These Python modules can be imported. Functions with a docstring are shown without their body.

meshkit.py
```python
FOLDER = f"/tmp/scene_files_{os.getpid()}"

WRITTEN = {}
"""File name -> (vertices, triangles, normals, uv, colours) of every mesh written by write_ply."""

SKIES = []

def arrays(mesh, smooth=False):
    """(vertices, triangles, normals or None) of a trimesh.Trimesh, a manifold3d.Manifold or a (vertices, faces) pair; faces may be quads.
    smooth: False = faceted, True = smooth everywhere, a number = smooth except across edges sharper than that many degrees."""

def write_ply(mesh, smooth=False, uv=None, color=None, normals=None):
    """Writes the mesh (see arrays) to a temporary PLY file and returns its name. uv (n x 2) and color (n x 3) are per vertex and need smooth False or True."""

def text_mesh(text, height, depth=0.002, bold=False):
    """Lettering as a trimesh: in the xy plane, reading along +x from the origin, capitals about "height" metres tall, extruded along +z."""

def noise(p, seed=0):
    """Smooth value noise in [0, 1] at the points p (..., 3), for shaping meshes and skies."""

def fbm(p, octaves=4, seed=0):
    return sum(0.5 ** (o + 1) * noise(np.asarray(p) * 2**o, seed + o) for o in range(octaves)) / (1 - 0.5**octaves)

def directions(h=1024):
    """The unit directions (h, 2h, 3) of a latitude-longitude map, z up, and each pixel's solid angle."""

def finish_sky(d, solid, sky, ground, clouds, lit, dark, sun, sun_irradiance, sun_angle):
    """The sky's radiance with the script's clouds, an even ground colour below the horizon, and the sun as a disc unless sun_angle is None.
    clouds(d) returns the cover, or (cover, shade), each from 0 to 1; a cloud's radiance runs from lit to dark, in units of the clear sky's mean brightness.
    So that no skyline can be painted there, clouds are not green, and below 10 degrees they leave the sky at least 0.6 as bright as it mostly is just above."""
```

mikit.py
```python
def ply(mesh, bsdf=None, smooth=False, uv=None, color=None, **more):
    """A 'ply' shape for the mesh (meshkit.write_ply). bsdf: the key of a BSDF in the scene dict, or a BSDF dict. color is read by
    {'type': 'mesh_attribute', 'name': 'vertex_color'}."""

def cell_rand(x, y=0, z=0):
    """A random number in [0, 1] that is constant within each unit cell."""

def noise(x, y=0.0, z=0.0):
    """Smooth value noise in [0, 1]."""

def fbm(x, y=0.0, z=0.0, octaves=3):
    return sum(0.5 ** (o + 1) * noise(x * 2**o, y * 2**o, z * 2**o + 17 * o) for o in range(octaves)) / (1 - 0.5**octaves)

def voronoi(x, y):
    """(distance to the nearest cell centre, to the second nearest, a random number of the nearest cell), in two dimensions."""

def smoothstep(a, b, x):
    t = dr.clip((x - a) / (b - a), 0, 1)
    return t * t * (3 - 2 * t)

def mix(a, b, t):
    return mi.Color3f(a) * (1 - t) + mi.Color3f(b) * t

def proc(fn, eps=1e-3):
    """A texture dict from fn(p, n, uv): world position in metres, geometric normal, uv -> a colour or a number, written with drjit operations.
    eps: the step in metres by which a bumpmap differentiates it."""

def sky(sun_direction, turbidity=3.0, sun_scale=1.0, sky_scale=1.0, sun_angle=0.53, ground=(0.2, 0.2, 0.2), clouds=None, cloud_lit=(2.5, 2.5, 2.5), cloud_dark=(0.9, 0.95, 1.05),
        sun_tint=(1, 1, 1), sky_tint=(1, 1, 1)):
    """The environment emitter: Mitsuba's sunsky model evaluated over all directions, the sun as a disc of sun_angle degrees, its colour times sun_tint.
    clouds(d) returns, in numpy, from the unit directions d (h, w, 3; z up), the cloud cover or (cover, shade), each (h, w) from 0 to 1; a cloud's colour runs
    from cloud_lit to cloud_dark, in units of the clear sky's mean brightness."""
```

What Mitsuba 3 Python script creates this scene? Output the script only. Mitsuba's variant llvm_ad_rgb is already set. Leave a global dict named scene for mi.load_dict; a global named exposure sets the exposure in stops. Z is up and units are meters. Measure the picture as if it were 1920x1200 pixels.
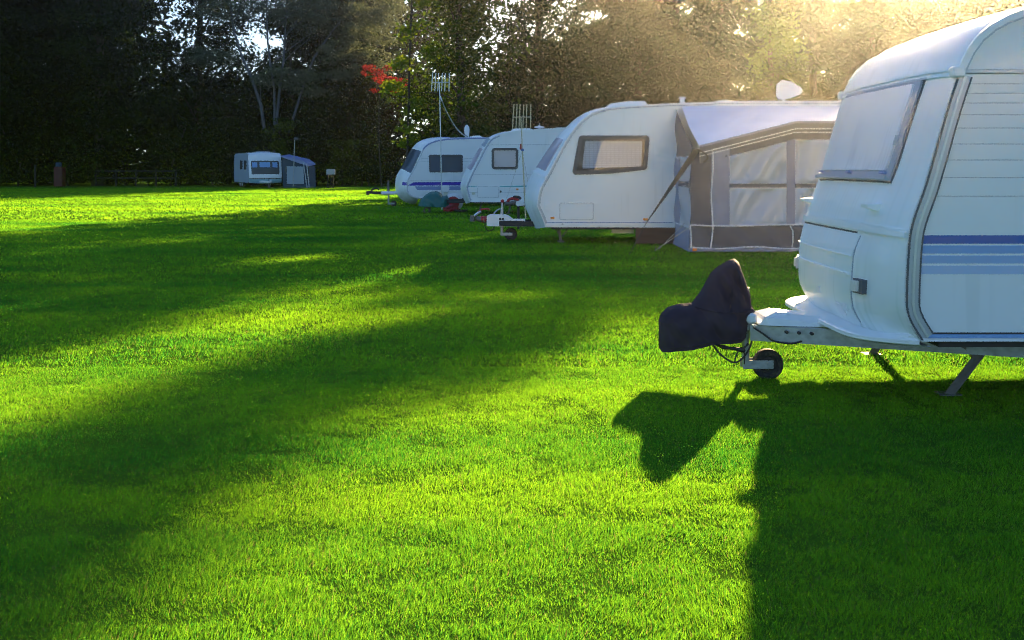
import math
import numpy as np, trimesh, shapely
import shapely.geometry as sg
import drjit as dr
import mitsuba as mi
import mikit, meshkit

# ------------------------------------------------------------------ camera, sky, exposure
F, HOR, CAMZ = 1950.0, 312.0, 1.45          # focal length in photo pixels, horizon row, eye height
T = mi.ScalarTransform4f
scene, labels = {"type": "scene"}, {}
exposure = 3.0
SUN = np.array([0.360, 1.0, 0.339])
HAZE = 0.0009
scene["haze_air"] = {"type": "homogeneous", "albedo": {"type": "rgb", "value": [0.96, 0.96, 0.95]}, "sigma_t": HAZE,
                     "phase": {"type": "tabphase", "values": ",".join(f"{np.exp(-(np.degrees(np.arccos(c)) / 11.5) ** 2) + 0.0003:.6f}" for c in np.linspace(-1, 1, 600))}}
scene["camera"] = {"type": "perspective", "fov": 2 * math.degrees(math.atan(960 / F)), "fov_axis": "x",
                   "to_world": T().look_at(origin=[0, 0, CAMZ], target=[0, 1, CAMZ], up=[0, 0, 1]),
                   "principal_point_offset_y": (600 - HOR) / 1200, "near_clip": 0.1, "far_clip": 2000.0,
                   "medium": {"type": "ref", "id": "haze_air"}}
scene["sky_light"] = mikit.sky(SUN.tolist(), turbidity=3, sun_scale=2.5, sun_tint=(1.0, 0.97, 0.90), sky_tint=(0.80, 0.95, 1.27), ground=(0.05, 0.08, 0.03))


def P(x, y, d):
    """world point seen at photo pixel (x, y) at depth d"""
    return np.array([(x - 960) * d / F, d, CAMZ - (y - HOR) * d / F])


# ------------------------------------------------------------------ materials
def rgb(*c):
    return {"type": "rgb", "value": list(c)}


def two(d):
    return {"type": "twosided", "bsdf": d}


def mat(key, color, rough=0.5, metallic=0.0, coat=0.0, spec=0.5, bump=None, scale=1.0, **k):
    c = mikit.proc(color) if callable(color) else rgb(*color)
    d = {"type": "principled", "base_color": c, "roughness": rough, "metallic": metallic, "specular": spec, **k}
    if coat:
        d |= {"clearcoat": coat, "clearcoat_gloss": 0.9}
    if bump:
        d = {"type": "bumpmap", "arbitrary": mikit.proc(bump, 2e-3), "scale": scale, "bsdf": d}
    scene[key] = two(d)
    return key


def c_white(p, n, uv):
    dirt = mikit.fbm(p.x * 1.3, p.y * 1.3, p.z * 2.2) * 0.10
    streak = mikit.smoothstep(0.58, 0.85, mikit.noise(p.x * 22, p.y * 22, p.z * 1.1)) * mikit.smoothstep(0.45, 0.7, mikit.noise(p.x * 3 + 7, p.y * 3, p.z * 1.5)) * 0.16
    return mikit.mix((0.80, 0.81, 0.80), (0.50, 0.52, 0.47), dirt + streak)


def c_front(p, n, uv):
    low = mikit.smoothstep(1.0, 0.45, p.z) * 0.55
    d = mikit.fbm(p.x * 5, p.y * 5, p.z * 2) * (0.15 + low * 0.7)
    streak = mikit.smoothstep(0.5, 0.8, mikit.noise(p.y * 34, p.z * 1.6, p.x * 3)) * 0.16 * (0.35 + low)
    return mikit.mix((0.80, 0.82, 0.81), (0.38, 0.50, 0.44), d * 0.75 + streak * 1.3 + low * 0.12)


def drops(p, n, uv):
    a = mikit.noise(p.x * 45, p.y * 60, p.z * 9)
    return mikit.smoothstep(0.55, 0.8, a) * 0.0012 + mikit.noise(p.x * 160, p.y * 160, p.z * 120) * 0.0004


mat("white_gelcoat", c_white, 0.32, coat=0.25)
mat("white_front", c_front, 0.30, coat=0.3, bump=lambda p, n, uv: mikit.noise(p.x * 45, p.y * 60, p.z * 9) * 0.0003)
mat("wet_window", lambda p, n, uv: mikit.mix((0.76, 0.77, 0.79), (0.46, 0.46, 0.52), mikit.smoothstep(0.42, 0.95, mikit.fbm(p.y * 2.2, p.z * 1.8, 0.0) * 0.75 + 0.30 * mikit.noise(p.y * 50, p.z * 7, p.x) * mikit.noise(p.y * 9, p.z * 6, 3.0))), 0.22, coat=0.6, bump=drops)
mat("grey_trim", (0.46, 0.49, 0.52), 0.35, metallic=0.35)
mat("frame_grey", (0.50, 0.52, 0.55), 0.4)
mat("frame_lilac", (0.33, 0.37, 0.42), 0.35)
mat("dark_rubber", (0.030, 0.030, 0.034), 0.6)
mat("edge_dark", (0.085, 0.09, 0.10), 0.5)
mat("dull_red", (0.07, 0.003, 0.004), 0.6)
mat("window_rim", (0.075, 0.075, 0.082), 0.42)
mat("tyre_rubber", lambda p, n, uv: mikit.mix((0.016, 0.015, 0.016), (0.06, 0.05, 0.04), mikit.smoothstep(0.45, 0.8, mikit.fbm(p.x * 30, p.y * 30, p.z * 30))), 0.75)
mat("galvanised", lambda p, n, uv: mikit.mix((0.50, 0.52, 0.53), (0.27, 0.28, 0.28), mikit.fbm(p.x * 28, p.y * 28, p.z * 28)), 0.45, metallic=0.55)
mat("dull_steel", lambda p, n, uv: mikit.mix((0.20, 0.19, 0.18), (0.10, 0.07, 0.05), mikit.fbm(p.x * 20, p.y * 20, p.z * 20)), 0.6, metallic=0.3)
mat("chassis_dark", (0.035, 0.032, 0.03), 0.75)
mat("black_cloth", lambda p, n, uv: mikit.mix((0.026, 0.016, 0.026), (0.062, 0.042, 0.058), mikit.fbm(p.x * 9, p.y * 9, p.z * 9)), 0.75, spec=0.2,
    bump=lambda p, n, uv: mikit.fbm(p.x * 12, p.y * 12, p.z * 5) * 0.028 + mikit.noise(p.x * 300, p.y * 300, p.z * 300) * 0.0006, sheen=0.1)
mat("cable_black", (0.02, 0.018, 0.018), 0.5)
mat("amber_plastic", (0.85, 0.25, 0.02), 0.25, coat=0.6)
mat("clear_plastic", (0.70, 0.68, 0.62), 0.12, coat=0.8)
mat("red_plastic", (0.38, 0.02, 0.02), 0.4)
mat("stripe_navy", (0.028, 0.11, 0.38), 0.32)
mat("stripe_mid", (0.21, 0.37, 0.64), 0.32)
mat("stripe_pale", (0.29, 0.43, 0.66), 0.32)
mat("stripe_faint", (0.40, 0.51, 0.70), 0.32)
mat("stripe_purple", (0.05, 0.03, 0.38), 0.35)
mat("stripe_slate", (0.22, 0.27, 0.48), 0.35)
mat("stripe_teal", (0.10, 0.40, 0.46), 0.35)
mat("blind_pale", lambda p, n, uv: mikit.mix((0.42, 0.45, 0.52), (0.25, 0.27, 0.31), mikit.smoothstep(0.35, 0.65, dr.abs(dr.sin(p.z * 78))) * 0.5 + 0.25 * mikit.smoothstep(0.85, 1.0, dr.abs(dr.sin(p.x * 40)))), 0.7)
mat("interior_dark", (0.035, 0.035, 0.04), 0.8)
mat("tinted_panel", (0.055, 0.075, 0.10), 0.12, coat=0.8)
mat("tinted_lilac", (0.40, 0.36, 0.42), 0.15, coat=0.6)
scene["window_glass"] = {"type": "thindielectric", "int_ior": 1.33}
mat("pearl_cream", (0.55, 0.56, 0.44), 0.4)
CL = lambda p: mikit.noise(p.x * 260, p.y * 260, p.z * 260)
mat("awning_white", lambda p, n, uv: mikit.mix((0.74, 0.74, 0.80), (0.62, 0.62, 0.68), mikit.fbm(p.x * 2, p.y * 2, p.z * 2)), 0.42, coat=0.1)
mat("awning_brown", lambda p, n, uv: mikit.mix((0.072, 0.077, 0.092), (0.112, 0.118, 0.136), mikit.fbm(p.x * 3, p.y * 3, p.z * 3)), 0.7)
mat("awning_grey", lambda p, n, uv: mikit.mix((0.19, 0.21, 0.28), (0.25, 0.28, 0.36), mikit.fbm(p.x * 2, p.y * 2, p.z * 4)), 0.65)
mat("awning_blue", (0.030, 0.055, 0.09), 0.7)
mat("piping_white", (0.72, 0.73, 0.74), 0.4)
mat("rope_pale", (0.42, 0.40, 0.34), 0.8)
mat("strap_olive", (0.050, 0.045, 0.035), 0.7)
scene["clear_film"] = {"type": "principledthin", "base_color": rgb(0.80, 0.84, 0.90), "roughness": 0.16, "spec_trans": 0.30, "eta": 1.6, "diff_trans": 0.55}
mat("green_tarp", lambda p, n, uv: mikit.mix((0.012, 0.10, 0.085), (0.03, 0.16, 0.14), mikit.fbm(p.x * 4, p.y * 4, p.z * 6)), 0.5)
mat("white_plastic", (0.72, 0.73, 0.74), 0.4)
mat("sign_white", (0.36, 0.38, 0.39), 0.5)
mat("teal_panel", (0.26, 0.47, 0.55), 0.4)
mat("bright_white", (0.86, 0.87, 0.88), 0.35)
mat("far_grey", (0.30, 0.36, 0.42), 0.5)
mat("brown_board", lambda p, n, uv: mikit.mix((0.085, 0.045, 0.03), (0.13, 0.07, 0.05), mikit.fbm(p.x * 2, p.y * 2, p.z * 14)), 0.75)
mat("alu_tube", (0.60, 0.63, 0.64), 0.35, metallic=0.7)
mat("brass_tube", (0.52, 0.46, 0.30), 0.4, metallic=0.5)
mat("old_wood", lambda p, n, uv: mikit.mix((0.010, 0.009, 0.007), (0.022, 0.018, 0.015), mikit.fbm(p.x * 6, p.y * 6, p.z * 6)), 0.9)
BK = lambda p: mikit.fbm(p.x * 7, p.y * 7, p.z * 2.2)
mat("dark_bark", lambda p, n, uv: mikit.mix((0.020, 0.017, 0.013), (0.055, 0.046, 0.036), BK(p)), 0.9)
mat("pale_bark", lambda p, n, uv: mikit.mix((0.045, 0.050, 0.056), (0.11, 0.12, 0.128), BK(p)), 0.85)
VC = {"type": "mesh_attribute", "name": "vertex_color"}
scene["leaf"] = {"type": "principledthin", "base_color": VC, "roughness": 0.5, "eta": 1.28, "diff_trans": 0.85}
scene["blade"] = {"type": "principledthin", "base_color": VC, "roughness": 0.24, "eta": 1.5, "diff_trans": 1.35}


def c_soil(p, n, uv):
    a = mikit.fbm(p.x * 0.6, p.y * 0.6, 0.0)
    b = mikit.fbm(p.x * 9, p.y * 9, 0.0)
    return mikit.mix(mikit.mix((0.022, 0.070, 0.006), (0.040, 0.105, 0.008), a), (0.03, 0.035, 0.010), b * 0.30)


mat("lawn_soil", c_soil, 1.0, spec=0.0)


# ------------------------------------------------------------------ mesh helpers
def used(key):
    return key in scene or key in labels or any(k.startswith(key + "__") for k in scene)


def fresh(name):
    if not used(name):
        return name
    i = 1
    while used(f"{name}_{i:03d}"):
        i += 1
    return f"{name}_{i:03d}"


def thing(name, label, cat, group=None, kind=None):
    key = fresh(name)
    labels[key] = {"label": label}
    if cat:
        labels[key]["category"] = cat
    if group:
        labels[key]["group"] = group
    if kind:
        labels[key]["kind"] = kind
    return key


def put(parent, name, mesh, bsdf, smooth=False, xf=None, label=None, **kw):
    """one part under parent; a list of meshes is joined"""
    if isinstance(mesh, (list, tuple)) and not isinstance(mesh[0], np.ndarray):
        mesh = trimesh.util.concatenate([as_tm(m) for m in mesh])
    mesh = as_tm(mesh)
    if xf is not None:
        mesh = trimesh.Trimesh(xf(np.array(mesh.vertices)), mesh.faces, process=False)
    key = fresh(f"{parent}__{name}") if parent else name
    scene[key] = mikit.ply(mesh, bsdf, smooth=smooth, **kw)
    if label:
        labels[key] = {"label": label}
    return key


def as_tm(m):
    if isinstance(m, trimesh.Trimesh):
        return m
    v, f, _ = meshkit.arrays(m)
    return trimesh.Trimesh(v, f, process=False)


def box(x0, x1, y0, y1, z0, z1, ch=0.0):
    if ch <= 0:
        m = trimesh.creation.box(extents=(x1 - x0, y1 - y0, z1 - z0))
        m.apply_translation(((x0 + x1) / 2, (y0 + y1) / 2, (z0 + z1) / 2))
        return m
    pts = []
    for sx in (x0, x1):
        for sy in (y0, y1):
            for sz in (z0, z1):
                ix, iy, iz = (ch if sx == x0 else -ch), (ch if sy == y0 else -ch), (ch if sz == z0 else -ch)
                pts += [(sx, sy + iy, sz + iz), (sx + ix, sy, sz + iz), (sx + ix, sy + iy, sz)]
    return trimesh.convex.convex_hull(np.array(pts))


def obox(a, b, w, h, up=(0, 0, 1)):
    """a bar from a to b, w across and h along up"""
    a, b = np.array(a, float), np.array(b, float)
    t = (b - a) / np.linalg.norm(b - a)
    s = np.cross(t, up)
    s /= np.linalg.norm(s)
    u = np.cross(s, t)
    v = [q + i * s * w / 2 + j * u * h / 2 for q in (a, b) for i, j in ((-1, -1), (1, -1), (1, 1), (-1, 1))]
    return trimesh.convex.convex_hull(np.array(v))


def tube(path, r, n=8, cap=True):
    path = np.array(path, float)
    r = np.broadcast_to(r, len(path)).astype(float)
    t = np.gradient(path, axis=0)
    t /= np.linalg.norm(t, axis=1, keepdims=True) + 1e-12
    ref = np.array([0, 0, 1.0]) if abs(t[0, 2]) < 0.9 else np.array([1.0, 0, 0])
    s = np.cross(t[0], ref)
    rings = []
    for i in range(len(path)):
        s = s - t[i] * (s @ t[i])
        s /= np.linalg.norm(s) + 1e-12
        u = np.cross(t[i], s)
        a = np.arange(n) * 2 * np.pi / n
        rings.append(path[i] + r[i] * (np.cos(a)[:, None] * s + np.sin(a)[:, None] * u))
    v = np.vstack(rings)
    f = []
    for i in range(len(path) - 1):
        for k in range(n):
            a, b = i * n + k, i * n + (k + 1) % n
            f += [(a, b, b + n), (a, b + n, a + n)]
    if cap:
        v = np.vstack([v, path[:1], path[-1:]])
        c0, c1 = len(v) - 2, len(v) - 1
        e = (len(path) - 1) * n
        for k in range(n):
            f += [(c0, (k + 1) % n, k), (c1, e + k, e + (k + 1) % n)]
    return trimesh.Trimesh(v, np.array(f), process=False)


def curve(pts, n=20):
    """smooth polyline through the points (shape-preserving in each coordinate over chord length)"""
    from scipy.interpolate import PchipInterpolator
    pts = np.array(pts, float)
    s = np.r_[0, np.cumsum(np.linalg.norm(np.diff(pts, axis=0), axis=1))]
    return PchipInterpolator(s, pts)(np.linspace(0, s[-1], n))


def plate(poly, y0, y1):
    """a polygon of the (x, z) plane extruded along y"""
    out = []
    for g in getattr(poly, "geoms", [poly]):
        if g.area < 1e-7:
            continue
        m = trimesh.creation.extrude_polygon(g, y1 - y0, engine="earcut")
        v = np.array(m.vertices)
        out.append(trimesh.Trimesh(np.c_[v[:, 0], v[:, 2] + y0, v[:, 1]], m.faces[:, ::-1], process=False))
    return trimesh.util.concatenate(out)


def rounded(pts, r):
    p = sg.Polygon(pts)
    return p.buffer(-r).buffer(r, quad_segs=5)


def grid(nu, nv):
    a = (np.arange(nu - 1)[:, None] * nv + np.arange(nv - 1)).ravel()
    return np.r_[np.c_[a, a + nv, a + nv + 1], np.c_[a, a + nv + 1, a + 1]]


def wheel_y(x, y, z, r, w, n=28):
    """(tyre, rim) of a wheel whose axle lies along y"""
    prof = np.array([(0.62 * r, -w / 2), (0.93 * r, -w / 2), (r, -w * 0.3), (r, w * 0.3), (0.93 * r, w / 2), (0.62 * r, w / 2), (0.62 * r, -w / 2)])
    tyre = trimesh.creation.revolve(prof, sections=n)
    rimp = np.array([(0.0, -w * 0.36), (0.16 * r, -w * 0.42), (0.20 * r, -w * 0.30), (0.5 * r, -w * 0.24), (0.62 * r, -w * 0.46), (0.62 * r, w * 0.46), (0.0, w * 0.3)])
    rim = trimesh.creation.revolve(rimp, sections=n)
    R = trimesh.transformations.rotation_matrix(np.pi / 2, (1, 0, 0))   # local z -> -y, so the dished side faces -y
    for m in (tyre, rim):
        m.vertices[:, 2] *= -1
        m.invert()
        m.apply_transform(R)
        m.apply_translation((x, y, z))
    return tyre, rim


def rot_about(x, y, deg):
    c, s = math.cos(math.radians(deg)), math.sin(math.radians(deg))

    def f(v):
        v = np.array(v, float)
        dx, dy = v[..., 0] - x, v[..., 1] - y
        v[..., 0], v[..., 1] = x + c * dx - s * dy, y + s * dx + c * dy
        return v
    return f

# ------------------------------------------------------------------ the lawn
def ground_z(x, y):
    p = np.stack([x * 0.35, y * 0.35, x * 0], -1)
    return (meshkit.fbm(p, 3, seed=5) - 0.5) * 0.05


gx = np.unique(np.r_[np.linspace(-300, -40, 14), np.linspace(-40, 40, 161), np.linspace(40, 300, 14)])
gy = np.unique(np.r_[np.linspace(-60, -2, 8), np.linspace(-2, 70, 145), np.linspace(70, 420, 18)])
GX, GY = np.meshgrid(gx, gy, indexing="ij")
near = np.clip((72 - GY) / 10, 0, 1) * np.clip((42 - np.abs(GX)) / 6, 0, 1)
gv = np.c_[GX.ravel(), GY.ravel(), (ground_z(GX, GY) * near).ravel()]
labels["lawn"] = {"label": "mown green lawn of the camping field", "kind": "structure"}
put(None, "lawn", trimesh.Trimesh(gv, grid(len(gx), len(gy)), process=False), "lawn_soil", smooth=True)


def blades(d0, d1, per, h, w, seed, seg, margin=0.0):
    rng = np.random.default_rng(seed)
    if margin:      # a coarser strip on either side of the part in view
        n = int(2 * (0.54 * d1 + margin) * (d1 - d0) * per)
        d, x = rng.uniform(d0, d1, n), rng.uniform(-1, 1, n) * (0.54 * d1 + margin)
        ok = (np.abs(x) < 0.54 * d + margin) & ((np.abs(x) > 0.54 * d) | (d < 2.7))
        d, x, n = d[ok], x[ok], int(ok.sum())
    else:
        n = int(0.5 * 1.08 * (d1 ** 2 - d0 ** 2) * per)
        d = np.sqrt(rng.uniform(d0 ** 2, d1 ** 2, n))
        x = d * rng.uniform(-0.54, 0.54, n)
    clump = meshkit.fbm(np.c_[x * 6.5, d * 6.5, x * 0], 2, seed=3)
    patch = meshkit.fbm(np.c_[x * 0.5, d * 0.5, x * 0], 3, seed=9)
    fine = meshkit.noise(np.c_[x * 23, d * 23, x * 0], 11)
    streak = meshkit.fbm(np.c_[x * 0.22 + d * 0.05, d * 1.1, x * 0], 3, seed=17)
    keep = rng.uniform(0, 1, n) < 0.14 + 1.2 * clump * (0.6 + 0.8 * patch) + 0.45 * fine
    x, d, clump, patch, streak = x[keep], d[keep], clump[keep], patch[keep], streak[keep]
    n = len(x)
    z = ground_z(x, d) - 0.004
    hh = h * (0.45 + 0.75 * clump + 0.35 * (patch - 0.5)) * rng.uniform(0.55, 1.25, n)
    bent = rng.uniform(0, 1, n) < 0.22
    hh = np.where(bent, hh * 0.75, hh)
    a = rng.uniform(0, 2 * np.pi, n)
    side = np.c_[np.cos(a), np.sin(a), a * 0] * (w * rng.uniform(0.6, 1.3, n))[:, None] / 2
    la = rng.uniform(0, 2 * np.pi, n) * 0.5 + clump * 9
    lean = np.c_[np.cos(la), np.sin(la), la * 0] * (hh * np.where(bent, rng.uniform(1.0, 1.9, n), rng.uniform(0.1, 0.8, n)))[:, None]
    base = np.c_[x, d, z]
    up = np.c_[x * 0, x * 0, hh]
    mid, tip = base + lean * 0.38 + up * 0.62, base + lean + up
    far = 1 if d0 >= 13 else 0
    hue = np.clip(rng.normal(0.5 + 0.12 * (d0 >= 28), 0.08 if far else 0.22, n) + (patch - 0.5) * 0.7 + (streak - 0.5) * 1.1, 0, 1)[:, None]
    col = np.array([0.018, 0.220, 0.022]) * (1 - hue) + np.array([0.290, 0.570, 0.020]) * hue
    dry = (rng.uniform(0, 1, n) < (0.0 if far else 0.03))[:, None]
    col = np.where(dry, [0.30, 0.27, 0.10], col) * rng.uniform(*((0.92, 1.08) if far else (0.75, 1.25)), n)[:, None]
    if seg == 2:
        v = np.stack([base - side, base + side, mid + side * 0.8, mid - side * 0.8, tip], 1).reshape(-1, 3)
        i = np.arange(n)[:, None] * 5
        f = np.vstack([i + [0, 1, 2], i + [0, 2, 3], i + [3, 2, 4]])
        col = np.repeat(col, 5, 0)
    else:
        v = np.stack([base - side, base + side, tip], 1).reshape(-1, 3)
        f = np.arange(n * 3).reshape(-1, 3)
        col = np.repeat(col, 3, 0)
    return v, f, col


bl = [blades(2.7, 4.6, 34000, 0.027, 0.0027, 1, 1), blades(4.6, 7.5, 23000, 0.028, 0.0031, 2, 1), blades(7.5, 13, 5200, 0.036, 0.0060, 5, 1), blades(13, 28, 900, 0.043, 0.014, 3, 1), blades(28, 70, 150, 0.056, 0.040, 4, 1),
      blades(0.8, 7.5, 2600, 0.034, 0.009, 6, 1, 2.6), blades(7.5, 20, 700, 0.042, 0.017, 7, 1, 2.6), blades(20, 70, 110, 0.056, 0.045, 8, 1, 3.0)]
off = np.cumsum([0] + [len(b[0]) for b in bl])
labels["grass"] = {"label": "short dewy grass blades of the mown lawn", "kind": "stuff", "category": "grass"}
put(None, "grass", trimesh.Trimesh(np.vstack([b[0] for b in bl]), np.vstack([b[1] + o for b, o in zip(bl, off)]), process=False), "blade", color=np.vstack([b[2] for b in bl]))
print("grass tris", sum(len(b[1]) for b in bl))

# ------------------------------------------------------------------ trees
LEAFTRIS = [0]


def foliage(centers, radii, per, size, c0, c1, rng, flat=0.48, droop=0.0):
    """leaf-sized rhombic faces scattered round the cluster centres"""
    centers, radii = np.array(centers, float), np.array(radii, float)
    per = np.broadcast_to(per, len(centers)).astype(int)
    k = np.repeat(np.arange(len(centers)), per)
    n = len(k)
    g = rng.normal(0, 1, (n, 3))
    g /= np.linalg.norm(g, axis=1, keepdims=True) + 1e-9
    rr = rng.uniform(0, 1, n) ** 0.5
    pos = centers[k] + g * (rr * radii[k])[:, None] * [1, 1, flat]
    pos[:, 2] -= droop * rr ** 2 * radii[k]
    a = rng.normal(0, 1, (n, 3))
    a[:, 2] = a[:, 2] * 0.7 - 0.25 - droop
    a /= np.linalg.norm(a, axis=1, keepdims=True)
    b = np.cross(a, rng.normal(0, 1, (n, 3)))
    b /= np.linalg.norm(b, axis=1, keepdims=True) + 1e-9
    s = size * rng.uniform(0.6, 1.4, n)[:, None]
    v = np.stack([pos - a * s * 0.5, pos + b * s * 0.24, pos + a * s * 0.5, pos - b * s * 0.24], 1).reshape(-1, 3)
    v[:, 2] = np.maximum(v[:, 2], 0.02)
    i = np.arange(n)[:, None] * 4
    f = np.vstack([i + [0, 1, 2], i + [0, 2, 3]])
    h = np.clip(rng.uniform(0, 1, n)[:, None] * 0.4 + 0.6 * rng.uniform(0, 1, len(centers))[k][:, None] ** 1.3, 0, 1)
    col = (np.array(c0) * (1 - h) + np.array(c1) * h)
    LEAFTRIS[0] += len(f)
    return v, f, np.repeat(col, 4, 0)


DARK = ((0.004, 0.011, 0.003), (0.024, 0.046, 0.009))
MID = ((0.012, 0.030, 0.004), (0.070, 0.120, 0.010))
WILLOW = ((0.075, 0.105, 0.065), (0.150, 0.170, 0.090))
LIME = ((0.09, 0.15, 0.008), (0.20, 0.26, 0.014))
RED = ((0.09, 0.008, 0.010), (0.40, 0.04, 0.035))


def tree(name, label, base, lobes, per, size, cols, seed, trunk_r=0.3, bark="dark_bark", stems=None, group=None, cat="tree", cl_r=1.0, dens=1.0, droop=0.0, lai=4.2):
    """lobes: (x, y, z, rx, rz) ellipsoids of the crown, filled with leaf clusters of radius about cl_r"""
    rng = np.random.default_rng(seed)
    t = thing(name, label, cat, group)
    cs, rs = [], []
    for (x, y, z, rx, rz) in lobes:
        n = max(6, int(dens * 3.0 * rx * rx * rz / cl_r ** 2.6))
        g = rng.normal(0, 1, (n, 3))
        g /= np.linalg.norm(g, axis=1, keepdims=True)
        q = g * (rng.uniform(0.12, 1, n) ** 0.45)[:, None] * [rx, rx, rz] * (1 - 0.35 * cl_r / max(rx, rz))
        c = q + [x, y, z]
        cs.append(c)
        rs.append(cl_r * rng.uniform(0.6, 1.3, n))
    cs, rs = np.vstack(cs), np.concatenate(rs)
    ok = cs[:, 2] > 0.4
    cs, rs = cs[ok], rs[ok]
    total = lai * sum(math.pi * l[3] * l[4] for l in lobes) * 0.8 / (0.24 * size ** 2)
    v, f, col = foliage(cs, rs, np.maximum(6, total * rs ** 2 / np.sum(rs ** 2)), size, *cols, rng, droop=droop)
    put(t, "crown", trimesh.Trimesh(v, f, process=False), "leaf", color=col)
    x, y = base
    zt = max(l[2] for l in lobes)
    parts = []
    if stems is None:
        lx, ly = np.mean([l[0] for l in lobes]), np.mean([l[1] for l in lobes])
        path = curve([(x, y, -0.2), (x + 0.1, y, zt * 0.3), (x * 0.5 + lx * 0.5, y * 0.5 + ly * 0.5, zt * 0.65), (lx, ly, zt * 1.02)], 9)
        parts.append(tube(path, np.linspace(1, 0.25, 9) ** 0.8 * trunk_r * np.r_[1.4, 1.1, np.ones(7)], 8))
        stems = [path]
    else:
        for st, r in stems:
            pth = curve(st, 10)
            parts.append(tube(pth, np.linspace(1, 0.25, 10) * r, 7))
        stems = [curve(st, 10) for st, r in stems]
    for c in cs[rng.permutation(len(cs))[:min(len(cs), 16)]]:
        st = stems[rng.integers(len(stems))]
        i = int(np.argmin(np.linalg.norm(st - c * [1, 1, 0.8], axis=1)))
        i = max(2, min(i, len(st) - 2))
        mid = (st[i] + c) / 2 + [0, 0, 0.25]
        parts.append(tube(curve([st[i], mid, c], 5), np.linspace(0.32, 0.08, 5) * trunk_r * 0.75, 5))
    put(t, "trunk", parts, bark, smooth=True)
    return t


def lobes_col(x, y, z0, z1, rx, n, seed, spread=0.35):
    """a stack of overlapping lobes from z0 to z1"""
    rng = np.random.default_rng(seed)
    out = []
    for i in range(n):
        z = z0 + (z1 - z0) * (i + 0.5) / n
        k = 1.05 - 0.25 * abs(2 * (i + 0.5) / n - 0.85)
        out.append((x + rng.uniform(-1, 1) * spread * rx, y + rng.uniform(-0.6, 0.6), z, rx * k * rng.uniform(0.85, 1.1), (z1 - z0) / n * 0.85))
    return out


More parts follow.
